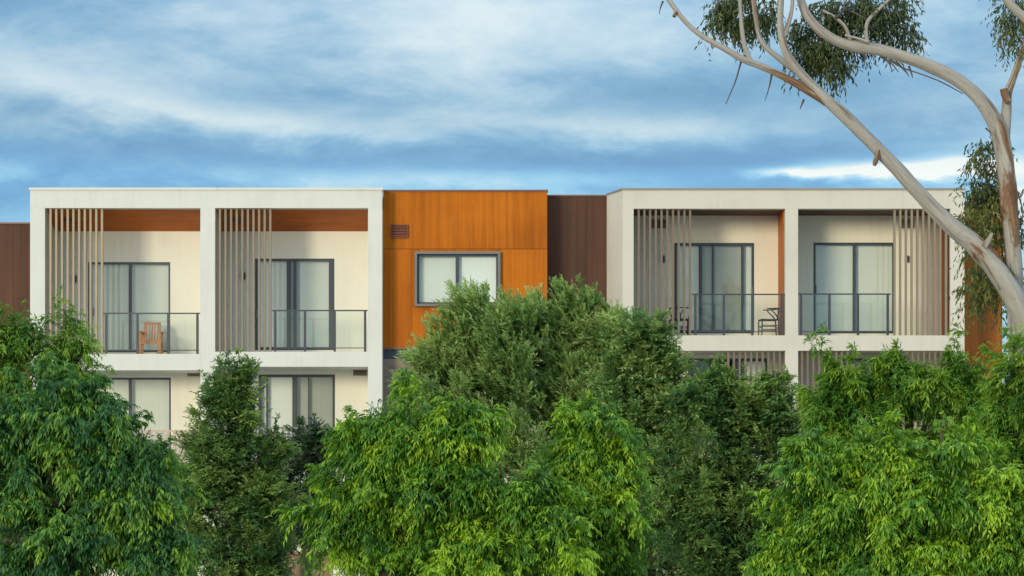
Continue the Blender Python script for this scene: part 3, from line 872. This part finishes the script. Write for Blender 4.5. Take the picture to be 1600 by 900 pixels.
STYLES = {
    'droop':     dict(out=.85, up=.22, rnd=.45, droop=.80, side=.50, hang=.75, L=.092, w=.0225, tl=.24, m=9, curl=.32, spray=.75, fat=.085, inset=.26),
    'lime':      dict(out=.85, up=.32, rnd=.48, droop=.72, side=.55, hang=.66, L=.090, w=.0225, tl=.24, m=9, curl=.34, spray=.75, fat=.085, inset=.26),
    'windswept': dict(out=.70, up=.60, rnd=.42, droop=.12, side=.50, hang=-.05, L=.098, w=.030, tl=.26, m=9, curl=.18, spray=.75, fat=.10, inset=.20),
    'dense':     dict(out=.75, up=.50, rnd=.50, droop=.22, side=.70, hang=.10, L=.095, w=.034, tl=.22, m=9, curl=.2, spray=.62, fat=.11, inset=.18),
    'feathery':  dict(out=.75, up=.55, rnd=.38, droop=.70, side=.45, hang=.28, L=.130, w=.023, tl=.32, m=10, curl=.35, spray=.75, fat=.10, inset=.22),
}


def crown_points(lobes, ncl, rs, inset, front=.80):
    """cluster centres and outward directions spread through the outer part of a union of ellipsoids"""
    C = np.array([l[:3] for l in lobes]); Rr = np.array([l[3:6] for l in lobes])
    area = (Rr[:, 0] * Rr[:, 2]) ** .9
    Rr = np.maximum(Rr * .45, Rr - inset)
    # boughs: smaller masses budding from each lobe, with hollows between them
    k = 6
    bd = nrm(rs.normal(size=(len(lobes) * k, 3)) + [0, -.45, .35])
    bi = np.repeat(np.arange(len(lobes)), k)
    bs = rs.uniform(.34, .60, len(bi))
    BC = C[bi] + bd * Rr[bi] * (1.02 - bs * .75)[:, None]; BR = Rr[bi] * bs[:, None]
    bt = rs.normal(size=len(bi)) * .14
    ba = np.repeat(area, k) * bs ** 1.6
    sub = rs.choice(len(bi), ncl, p=ba / ba.sum())
    idx = bi[sub]
    d = nrm(rs.normal(size=(ncl, 3)) + bd[sub] * .55)
    flip = (d[:, 1] > 0) & (rs.rand(ncl) < (front - .5) * 2); d[flip, 1] *= -1
    low = (d[:, 2] < -.35) & (rs.rand(ncl) < .5); d[low, 2] *= -1
    r = 1.08 - .5 * rs.rand(ncl) ** 1.8 + rs.normal(size=ncl) * .10 + (rs.rand(ncl) < .08) * rs.rand(ncl) * .5
    p = BC[sub] + d * BR[sub] * r[:, None]
    # a sparser inner filling
    inner = rs.rand(ncl) < .14
    di = nrm(rs.normal(size=(ncl, 3)))
    p[inner] = (C[idx] + di * Rr[idx] * rs.uniform(.3, .7, (ncl, 1)))[inner]
    tsub = bt[sub]
    # drop those deep inside another lobe
    q = np.min(np.linalg.norm((p[:, None] - C[None]) / Rr[None], axis=2), axis=1)
    keep = (q > .34)
    g = nrm(d / Rr[idx])
    return p[keep], g[keep], tsub[keep]


def make_tree(name, label, cat, lobes_px, dist, style, mat, ncl, tw, seed, trunk_px=None, group=None, wind=(0, 0, 0), spires=(), depth=.9, scale=1.0, base_tint=.42, ymul=None):
    """lobes_px: (col, row, half width, half height, depth offset in m)"""
    rs = np.random.RandomState(seed); S = STYLES[style]
    mpp = dist / FPX
    lobes = []
    for l in lobes_px:
        px, py, rx, ry = l[0], l[1], l[2] * 1.06, l[3] * 1.06; dy = l[4] if len(l) > 4 else 0.0
        k = (dist + dy) / FPX
        lobes.append(((px - 800) * k, dist + dy, EYE + (HOR - py) * k, rx * k, (rx + ry) * .5 * k * depth, ry * k))
    A = np.array(lobes)
    tx = (trunk_px if trunk_px is not None else np.average([l[0] for l in lobes_px], weights=[l[2] * l[3] for l in lobes_px]))
    base = np.array([(tx - 800) * mpp, dist, 0.0])
    root = thing(name, label, cat, tuple(base), group)
    zt = A[:, 2].max()
    # trunk and limbs
    zc = max(.6, min(A[:, 2].min(), zt * .6))
    tr = [base, base + [rs.normal() * .05, rs.normal() * .05, zc * .5], base + [rs.normal() * .1, 0, zc], base + [rs.normal() * .15, 0, max(zc + .4, zt - .2)]]
    r0 = .05 + .022 * zt
    tube('trunk', 'bark', tr, [r0 * 1.25, r0, r0 * .8, r0 * .3], root, 8, seed=seed, lump=.03)
    for i, l in enumerate(A):
        s0 = np.array(tr[1]) * (1 - .4) + np.array(tr[2]) * .4
        c_ = l[:3]
        m1 = s0 * .5 + c_ * .5 + [0, 0, -.1] + rs.normal(size=3) * .08
        tube('limb', 'bark', [s0, m1, c_ - [0, 0, l[5] * .2], c_ + [0, 0, l[5] * .55]], [r0 * .5, r0 * .36, r0 * .22, r0 * .06], root, 6, seed=seed + i, lump=.03)
    P, G, btint = crown_points(lobes, ncl, rs, S['inset'] * scale)
    n = len(P)
    ctint = rs.normal(size=n) * .15 + btint + (rs.rand(n) < .10) * .25
    # upright leading shoots
    sp = []
    for (px, py, h) in spires:
        top = np.array([(px - 800) * mpp, dist + rs.normal() * .2, EYE + (HOR - py) * mpp])
        k = max(3, int(h * mpp / .10))
        for j in range(k):
            sp.append(top - [rs.normal() * .05 * (j + .4), rs.normal() * .05 * (j + .4), j * h * mpp / k + .1])
    gs = [np.array([0, -.2, 1.0])] * len(sp)
    # stray shoots breaking the outline
    for l, lp in zip(A, lobes_px):
        for _ in range(int(max(lp[2], 20) / 11)):
            d_ = rs.normal(size=3) * [1, .7, 1] + [0, -.2, .55]; d_ /= np.linalg.norm(d_)
            g_ = d_ + np.array([0, 0, .5 * S['up'] + .15]) + np.array(wind); g_ /= np.linalg.norm(g_)
            p_ = l[:3] + d_ * (l[3:6] - .12 * scale) * rs.uniform(.85, 1.02)
            ll = rs.uniform(.18, .46) * scale
            for j in range(int(ll / .075)):
                sp.append(p_ + g_ * (j * .075) - np.array([0, 0, S['droop'] * .35]) * (j * .075) ** 2 / max(ll, .1)); gs.append(g_)
    if sp:
        P = np.concatenate([P, np.array(sp)]); G = np.concatenate([G, np.array(gs)]); ctint = np.concatenate([ctint, np.full(len(sp), .10) + rs.normal(size=len(sp)) * .08])
    nt = np.full(len(P), tw); nt[n:] = max(3, tw // 9)
    ci = np.repeat(np.arange(len(P)), nt)
    N = len(ci); isp = ci >= n
    up = np.array([0, 0, 1.0]); wv = np.array(wind)
    # each cluster is a leafy spray: an axis that leaves the crown, twigs along it
    ax = nrm(G * S['out'] + up * S['up'] + rs.normal(size=G.shape) * .32 + wv)
    Ls = S['spray'] * scale * rs.uniform(.55, 1.35, len(P)); Ls[n:] *= .35
    ts = rs.rand(N) ** .75
    o = P[ci] + ax[ci] * ((ts - .62) * Ls[ci])[:, None] - up * (S['droop'] * .5 * Ls[ci] * ts ** 2)[:, None]
    o = o + rs.normal(size=(N, 3)) * (np.where(isp, .03, S['fat']) * scale * (1.15 - ts * .75))[:, None]
    D = nrm(ax[ci] * .65 + G[ci] * .25 + up * S['up'] * .4 + rs.normal(size=(N, 3)) * S['rnd'] + wv)
    TL = S['tl'] * scale * rs.uniform(.6, 1.2, N); TL[isp] *= .6
    m = S['m']
    t = ((np.arange(m) + .5) / m)[None, :]
    dr = S['droop'] * rs.uniform(.6, 1.3, N)
    pos = o[:, None] + D[:, None] * (TL[:, None] * t)[..., None] - up * (dr[:, None] * TL[:, None] * t ** 2)[..., None] * .8
    tan = nrm(D[:, None] - up * (1.6 * dr[:, None] * t)[..., None])
    sd_ = nrm(np.cross(tan, up + rs.normal(size=(N, 1, 3)) * .25))
    alt = np.where(np.arange(m) % 2 == 0, 1.0, -1.0)[None, :, None]
    hang = S['hang']
    ld = nrm(tan * .8 + sd_ * alt * S['side'] + np.array([0, 0, -1.0]) * hang + rs.normal(size=(N, m, 3)) * .22 + wv * .6)
    out = nrm(G[ci][:, None] * .35 + up * 1.0 + rs.normal(size=(N, m, 3)) * .45)
    nv = nrm(out - (out * ld).sum(-1, keepdims=True) * ld)
    sz = rs.uniform(.72, 1.22, len(P))[ci][:, None]
    ln = S['L'] * scale * sz * rs.uniform(.65, 1.15, (N, m)); wd = S['w'] * scale * sz * rs.uniform(.8, 1.2, (N, m))
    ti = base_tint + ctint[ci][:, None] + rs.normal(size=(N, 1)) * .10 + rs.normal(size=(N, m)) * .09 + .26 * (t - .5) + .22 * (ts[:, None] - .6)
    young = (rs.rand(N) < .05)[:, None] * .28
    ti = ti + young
    f = lambda a: a.reshape(-1, 3)
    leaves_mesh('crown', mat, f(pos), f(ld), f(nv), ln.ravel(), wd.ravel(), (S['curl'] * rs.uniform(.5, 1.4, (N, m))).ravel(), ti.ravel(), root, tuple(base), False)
    # a visible set of twigs
    vs_, fs = [], []
    pick = rs.choice(N, min(N, 700), replace=False)
    for k in pick:
        a, b = pos[k, 0] - D[k] * .15, pos[k, m // 2]
        s_ = sd_[k, 0] * .006 * scale; u_ = np.array([0, 0, .006 * scale]); q = len(vs_)
        vs_ += [a - s_, a + s_, a + u_, b]; fs += [(q, q + 1, q + 3), (q + 1, q + 2, q + 3), (q + 2, q, q + 3)]
    poly('twigs', 'twig', vs_, fs, root, origin=tuple(base))['kind'] = 'stuff'
    return root


def trees():
    # behind, beside the building
    make_tree('tree', 'bright green tree rising over the far left balcony in front of the slats', 'tree',
              [(25, 540, 60, 62), (95, 555, 58, 55), (100, 505, 30, 38), (40, 620, 90, 70), (125, 600, 42, 48), (-20, 560, 50, 70)], 44, 'lime', 'leaf_feathery', 150, 34, 11,
              spires=((92, 440, 55), (40, 468, 25), (5, 466, 20)), scale=.85, base_tint=0.50)
    make_tree('tree', 'narrow dark green tree between the two lower left balconies', 'tree',
              [(365, 600, 48, 42), (345, 650, 58, 48), (395, 640, 44, 52), (355, 720, 66, 60), (405, 720, 50, 60), (370, 800, 75, 70), (420, 810, 70, 70), (350, 880, 70, 70), (420, 890, 60, 60), (330, 780, 55, 60)], 52, 'dense', 'leaf_dense_dark', 270, 34, 12,
              spires=((372, 548, 30), (345, 562, 20), (395, 560, 18)), base_tint=0.58)
    make_tree('shrub', 'blue green bush in front of the lower balcony door', 'shrub',
              [(490, 715, 52, 55), (455, 760, 55, 60), (510, 790, 50, 60), (470, 830, 60, 50)], 56, 'dense', 'leaf_blue', 110, 30, 13, spires=((490, 652, 40), (470, 670, 30), (512, 672, 25)), scale=1.0)
    make_tree('shrub', 'small yellowish bush below the beige picket balustrade', 'shrub',
              [(285, 740, 36, 36), (310, 770, 34, 50), (290, 830, 40, 60)], 58, 'dense', 'leaf_feathery', 60, 22, 14, scale=.9, base_tint=.5)
    make_tree('tree', 'windswept tree in front of the orange cladding window', 'tree',
              [(740, 510, 62, 50), (708, 568, 60, 50), (780, 560, 70, 70), (685, 640, 52, 60), (740, 640, 100, 90), (800, 495, 32, 30), (800, 700, 100, 90), (700, 720, 80, 80)], 50, 'windswept', 'leaf_windswept', 300, 34, 15,
              wind=(-.35, 0, .10), spires=((745, 452, 30), (700, 486, 22), (835, 458, 22)), base_tint=0.72)
    make_tree('tree', 'windswept tree against the dark brown cladding', 'tree',
              [(885, 500, 52, 50), (900, 560, 70, 60), (850, 570, 50, 60), (930, 640, 85, 85), (950, 540, 48, 55), (880, 720, 100, 90), (830, 530, 40, 50), (850, 640, 80, 80)], 51, 'windswept', 'leaf_windswept', 290, 34, 16,
              wind=(-.30, 0, .15), spires=((880, 445, 25), (905, 448, 25), (925, 462, 25)), base_tint=0.70)
    make_tree('tree', 'dense green tree rounded in front of the beige splayed pier', 'tree',
              [(1005, 545, 52, 52), (1030, 595, 48, 45), (1000, 630, 80, 80), (1050, 670, 60, 80), (1020, 760, 90, 100), (1010, 860, 100, 80), (970, 700, 70, 100)], 49, 'dense', 'leaf_windswept', 290, 34, 17,
              spires=((975, 482, 30), (1000, 488, 22), (1050, 525, 20)), base_tint=0.58)
    make_tree('tree', 'dark dense tree below the slatted right lower balcony', 'tree',
              [(1165, 640, 50, 48), (1215, 650, 50, 52), (1110, 680, 70, 80), (1190, 720, 80, 80), (1140, 800, 90, 90), (1120, 880, 100, 60), (1200, 840, 70, 80), (1125, 620, 38, 40), (1070, 830, 60, 90), (1060, 740, 50, 70)], 47, 'dense', 'leaf_dense_dark', 320, 34, 18,
              spires=((1165, 575, 40), (1105, 560, 30), (1235, 600, 25), (1200, 592, 20)), base_tint=0.58)
    make_tree('tree', 'feathery bright green tree below the far right upper balcony', 'tree',
              [(1312, 606, 46, 50), (1380, 600, 70, 52), (1460, 600, 65, 55), (1300, 660, 60, 70), (1400, 680, 100, 70), (1500, 640, 70, 70), (1520, 740, 90, 80)], 42, 'feathery', 'leaf_feathery', 260, 36, 19,
              wind=(-.22, 0, 0), spires=((1285, 505, 60), (1272, 520, 40), (1335, 532, 30), (1400, 530, 30), (1500, 505, 60), (1490, 530, 40)), base_tint=0.52, scale=.85)
    make_tree('tree', 'feathery green tree cut by the right edge below the leaning gum limb', 'tree',
              [(1585, 570, 48, 62), (1620, 620, 70, 80), (1590, 680, 60, 70), (1630, 760, 80, 90)], 40, 'feathery', 'leaf_feathery', 140, 34, 20, wind=(-.2, 0, 0), base_tint=0.50, scale=.85, spires=((1570, 505, 20), (1550, 540, 20)))
    make_tree('hedge', 'dark hedge glimpsed through gaps low behind the centre trees', 'hedge',
              [(600, 860, 60, 60), (700, 850, 80, 70), (820, 850, 80, 70), (940, 850, 80, 70), (1060, 850, 80, 70), (1180, 850, 80, 70), (1290, 850, 70, 70), (530, 815, 60, 55, 7.5), (440, 815, 60, 55, 7.5), (560, 870, 50, 60, 7.5)], 59, 'dense', 'leaf_dense_dark', 260, 24, 30, base_tint=.4, scale=1.2)
    # front row
    make_tree('tree', 'large drooping dark green tree filling the lower left corner', 'tree',
              [(60, 640, 90, 72), (140, 640, 75, 62), (30, 740, 110, 100), (150, 740, 110, 90), (220, 760, 80, 75), (100, 850, 150, 100), (240, 850, 75, 80), (-40, 700, 60, 110), (190, 700, 60, 60)], 29, 'droop', 'leaf_droop_dark', 260, 58, 21, base_tint=0.42, scale=.95,
              spires=((95, 555, 30), (150, 575, 20)))
    make_tree('tree', 'lime green drooping tree in the foreground centre', 'tree',
              [(640, 665, 75, 70), (720, 690, 80, 75), (570, 730, 75, 75), (660, 770, 110, 90), (560, 830, 75, 75), (780, 770, 85, 80), (700, 870, 140, 80), (830, 850, 90, 90), (545, 690, 30, 35), (515, 790, 42, 60)], 30, 'lime', 'leaf_lime', 280, 58, 22, base_tint=0.46, scale=.95,
              spires=((620, 590, 25), (650, 592, 20), (548, 640, 30)))
    make_tree('tree', 'slimmer lime green tree just right of the foreground centre', 'tree',
              [(920, 670, 55, 52), (950, 720, 58, 62), (890, 700, 45, 45), (920, 800, 85, 85), (960, 850, 55, 80), (900, 900, 100, 60)], 31, 'lime', 'leaf_lime', 160, 58, 23, base_tint=0.48, scale=.95,
              spires=((925, 605, 30), (905, 618, 25)))
    make_tree('tree', 'lime green drooping tree filling the lower right corner', 'tree',
              [(1360, 715, 75, 62), (1470, 705, 75, 62), (1280, 760, 60, 75), (1400, 790, 120, 90), (1530, 780, 90, 80), (1260, 850, 75, 80), (1400, 880, 150, 80), (1560, 870, 90, 80), (1255, 700, 28, 28), (1225, 880, 45, 60)], 29.5, 'lime', 'leaf_lime', 310, 58, 24, base_tint=0.48, scale=.95,
              spires=((1480, 632, 35), (1390, 655, 20), (1350, 648, 25), (1255, 672, 15)))


trees()


def gum_tree():
    D = 45.5; k = D / FPX
    rs = np.random.RandomState(77)
    Q = lambda px, py, dy=0.0: np.array([(px - 800) / FPX * (D + dy), D + dy, EYE + (HOR - py) / FPX * (D + dy)])
    base = Q(1622, 991); base[2] = 0
    t = thing('gum_tree', 'tall pale barked gum tree leaning over the right hand block', 'tree', tuple(base))

    def limb(nm, pts, rough, seed, sides=12, lump=.03):
        P = [Q(p[0], p[1], p[3] if len(p) > 3 else 0) for p in pts]
        return tube(nm, 'gum_bark', P, [p[2] * k * .42 for p in pts], t, sides, [q * .85 for q in rough], seed, lump)
    # upright stem on the right
    limb('trunk', [(1622, 992, 62), (1612, 800, 48), (1600, 650, 40), (1592, 560, 38), (1587, 470, 34), (1583, 400, 32), (1578, 340, 33), (1574, 290, 34), (1569, 245, 34), (1563, 210, 34), (1555, 191, 31), (1540, 166, 28), (1514, 138, 26), (1484, 118, 25), (1449, 102, 24), (1410, 88, 23), (1370, 77, 22), (1338, 73, 23), (1310, 65, 20), (1286, 51, 19), (1269, 34, 17), (1256, 14, 16), (1247, -14, 14)],
         [.2, .2, .2, .25, .3, .35, .6, .7, .5, .4, .3, .1, .1, .1, .1, .1, .15, .25, .3, .3, .3, .25, .2, .1], 1)
    # leaning stem
    limb('leaning_limb', [(1640, 760, 52, -.3), (1622, 600, 44, -.3), (1601, 505, 42, -.3), (1578, 455, 40, -.3), (1553, 418, 38, -.3), (1532, 392, 42, -.3), (1515, 376, 37, -.3), (1478, 345, 31, -.3), (1440, 306, 28, -.3), (1400, 262, 26, -.3), (1360, 221, 25, -.3), (1320, 181, 24, -.3), (1292, 156, 21, -.3), (1268, 132, 18, -.3), (1247, 110, 17, -.3), (1230, 85, 15, -.3), (1222, 62, 14, -.3), (1219, 30, 12, -.3), (1221, -12, 11, -.3)],
         [.1, .1, .1, .15, .3, .55, .2, .1, .1, .1, .1, .2, .2, .1, .1, .15, .2, .3, .4], 2)
    limb('branch', [(1330, 190, 12, -.28), (1300, 166, 16, -.28), (1262, 141, 15, -.3), (1222, 119, 13, -.3), (1190, 104, 13, -.3), (1160, 92, 12, -.3), (1130, 75, 11, -.3), (1098, 57, 10, -.3), (1075, 38, 9, -.3), (1055, 14, 9, -.3), (1036, -14, 8, -.3)],
         [.5, .6, .75, .6, .3, .15, .1, .1, .1, .1, .1], 3, 9)
    limb('branch', [(1246, 113, 11, -.2), (1220, 93, 11, -.2), (1198, 75, 10, -.2), (1187, 58, 9, -.2), (1181, 30, 8, -.2), (1176, -10, 8, -.2)], [.1, .2, .2, .3, .4, .4], 5, 8)
    limb('branch', [(1174, 98, 9, -.3), (1164, 75, 9, -.3), (1159, 42, 8, -.3), (1156, -5, 7, -.3)], [.2, .2, .2, .2], 6, 8)
    limb('branch', [(1222, 66, 8, -.3), (1231, 40, 8, -.3), (1237, 15, 7, -.3), (1239, -12, 7, -.3)], [.3, .4, .4, .4], 7, 8)
    limb('branch', [(1566, 236, 26, .06), (1569, 205, 23, .06), (1572, 178, 20, .1), (1574, 148, 18, .1), (1581, 128, 14, .1), (1590, 102, 12, .1), (1600, 72, 11, .1), (1612, 28, 10, .1), (1618, -10, 9, .1)], [.4, .4, .3, .4, .4, .4, .4, .4, .4], 9, 10)
    limb('branch', [(1357, 73, 9), (1353, 52, 8), (1356, 33, 7), (1372, 16, 6), (1395, -6, 5)], [.2] * 5, 10, 8)
    limb('branch', [(1330, 72, 7, .2), (1322, 45, 7, .2), (1306, 28, 6, .2), (1285, 16, 5, .2)], [.3] * 4, 11, 7)
    limb('branch', [(1357, 66, 6, -.1), (1340, 60, 5, -.1), (1320, 55, 4, -.1)], [.2] * 3, 12, 7)
    limb('branch', [(1622, 50, 18, -.2), (1600, 28, 17, -.2), (1580, 8, 16, -.2), (1562, -14, 15, -.2)], [.2] * 4, 13, 9)
    # burls and stubs
    limb('stub', [(1575, 160, 13, -.05), (1570, 148, 15, -.05), (1568, 139, 15, -.05)], [.9, .9, 1], 14, 9, .1)
    limb('stub', [(1372, 235, 7, -.4), (1368, 252, 10, -.45), (1366, 259, 5, -.45)], [.8, .9, .9], 15, 8, .1)
    limb('stub', [(1538, 385, 14, -.45), (1546, 372, 8, -.5), (1550, 364, 5, -.5)], [.5, .3, .3], 16, 8, .1)
    limb('stub', [(1056, 18, 6, -.35), (1053, 26, 7, -.38)], [.8, .9], 17, 7, .1)
    # strips of shed bark and dead twigs hanging below the limbs
    strips = [((1158, 97), (1148, 130), (1134, 163)), ((1206, 116), (1202, 135), (1195, 158)), ((1256, 155), (1252, 165), (1250, 171)), ((1036, 2), (1032, 12), (1030, 22)),
              ((1330, 85), (1336, 92), (1332, 103)), ((1350, 83), (1351, 93), (1350, 103)), ((1375, 88), (1392, 98), (1404, 113)), ((1390, 92), (1410, 106), (1440, 116), (1475, 130), (1505, 147)),
              ((1383, 90), (1390, 100), (1394, 113)), ((1420, 103), (1424, 113), (1426, 122)), ((1560, 60), (1568, 85), (1562, 97)), ((1573, 48), (1570, 72), (1560, 95)), ((1400, 96), (1415, 112), (1420, 120)),
              ((1540, 200), (1548, 208), (1546, 216)), ((1590, 300), (1598, 330), (1596, 350)), ((1530, 400), (1536, 425), (1534, 445)), ((1526, 398), (1530, 415), (1527, 428))]
    for i, s in enumerate(strips):
        tube('bark_strip', 'bark', [Q(p[0], p[1], -.3) for p in s], [.020] + [.012] * (len(s) - 2) + [.005], t, 5, seed=i, lump=.2)
    for i, q in enumerate([((1156, 40), (1140, 22), (1118, 16)), ((1181, 40), (1195, 22), (1205, 5)), ((1158, 60), (1145, 42), (1130, 38)), ((1268, 40), (1282, 62), (1298, 92)), ((1300, 60), (1296, 80), (1290, 104)),
                           ((1222, 62), (1240, 72), (1262, 90)), ((1356, 33), (1340, 22), (1318, 14)), ((1372, 16), (1392, 22), (1418, 42)), ((1358, 45), (1380, 36), (1400, 20)), ((1306, 28), (1322, 12), (1330, -5)),
                           ((1573, 300), (1555, 270), (1540, 248)), ((1575, 330), (1550, 305), (1524, 295)), ((1580, 380), (1560, 360), (1535, 352)), ((1583, 420), (1562, 408), (1545, 430)), ((1600, 72), (1592, 60), (1586, 48)), ((1563, 215), (1552, 218), (1546, 230))]):
        tube('twig', 'bark', [Q(p[0], p[1], .15 + .12 * j) for j, p in enumerate(q)], [.026, .016, .006], t, 6, seed=40 + i, lump=.08)
    # hanging foliage
    groups = [((1148, 22, 40, 34, .3), 70, .40), ((1190, 18, 26, 30, .4), 40, .42), ((1270, 48, 36, 40, .5), 70, .40), ((1298, 92, 30, 24, .3), 55, .38), ((1262, 90, 22, 24, .4), 30, .4),
              ((1325, 22, 48, 30, .7), 90, .30), ((1385, 20, 42, 34, .6), 80, .28), ((1415, 45, 18, 24, .5), 22, .25), ((1340, 55, 30, 18, .8), 25, .28),
              ((1590, 10, 34, 28, .2), 34, .45), ((1588, 55, 22, 26, .2), 26, .60), ((1540, 262, 30, 42, .5), 42, .40), ((1522, 300, 22, 36, .5), 20, .38), ((1560, 300, 22, 36, .4), 20, .42),
              ((1540, 360, 44, 42, .3), 80, .70), ((1545, 425, 36, 44, .3), 60, .66), ((1540, 470, 26, 26, .4), 22, .5), ((1590, 350, 14, 40, .5), 12, .5), ((1548, 222, 18, 14, .4), 8, .4), ((1120, 18, 16, 26, .4), 14, .4)]
    for (l, n, tint) in groups:
        c = Q(l[0], l[1], l[4]); rx, ry = l[2] * k, l[3] * k
        n = int(n * .52); u = nrm(rs.normal(size=(n, 3))) * (rs.rand(n, 1) ** .5) * 1.18
        o = c + u * [rx, (rx + ry) * .5, ry]
        m = 6; nt = 7
        ci = np.repeat(np.arange(n), nt); N = len(ci)
        oo = o[ci] + rs.normal(size=(N, 3)) * .05
        Dv = nrm(u[ci] * .5 + rs.normal(size=(N, 3)) * .6 + [0, 0, -.1])
        TL = rs.uniform(.15, .34, N)
        tt = ((np.arange(m) + .5) / m)[None, :]
        pos = oo[:, None] + Dv[:, None] * (TL[:, None] * tt)[..., None] - np.array([0, 0, 1.0]) * (TL[:, None] * tt ** 2)[..., None] * .7
        ld = nrm(np.array([0, 0, -1.0]) * .9 + Dv[:, None] * .35 + rs.normal(size=(N, m, 3)) * .38)
        nv = nrm(rs.normal(size=(N, m, 3))); nv = nrm(nv - (nv * ld).sum(-1, keepdims=True) * ld)
        ln = .120 * rs.uniform(.6, 1.2, (N, m)); wd = .030 * rs.uniform(.8, 1.2, (N, m))
        ti = tint + rs.normal(size=(N, m)) * .14 + rs.normal(size=(N, 1)) * .08
        f = lambda a: a.reshape(-1, 3)
        leaves_mesh('foliage', 'leaf_gum', f(pos), f(ld), f(nv), ln.ravel(), wd.ravel(), rs.uniform(.05, .3, N * m), ti.ravel(), t, tuple(c), False)
        # fine stems through the clump
        vs_, fs = [], []
        for q_ in range(min(n, 40)):
            a = c + (o[q_] - c) * .1; b = o[q_] + rs.normal(size=3) * .05; s_ = np.array([.005, 0, 0]); u_ = np.array([0, .005, .003]); q0 = len(vs_)
            vs_ += [a - s_, a + s_, a + u_, b]; fs += [(q0, q0 + 1, q0 + 3), (q0 + 1, q0 + 2, q0 + 3), (q0 + 2, q0, q0 + 3)]
        poly('twigs', 'twig', vs_, fs, t)['kind'] = 'stuff'


gum_tree()
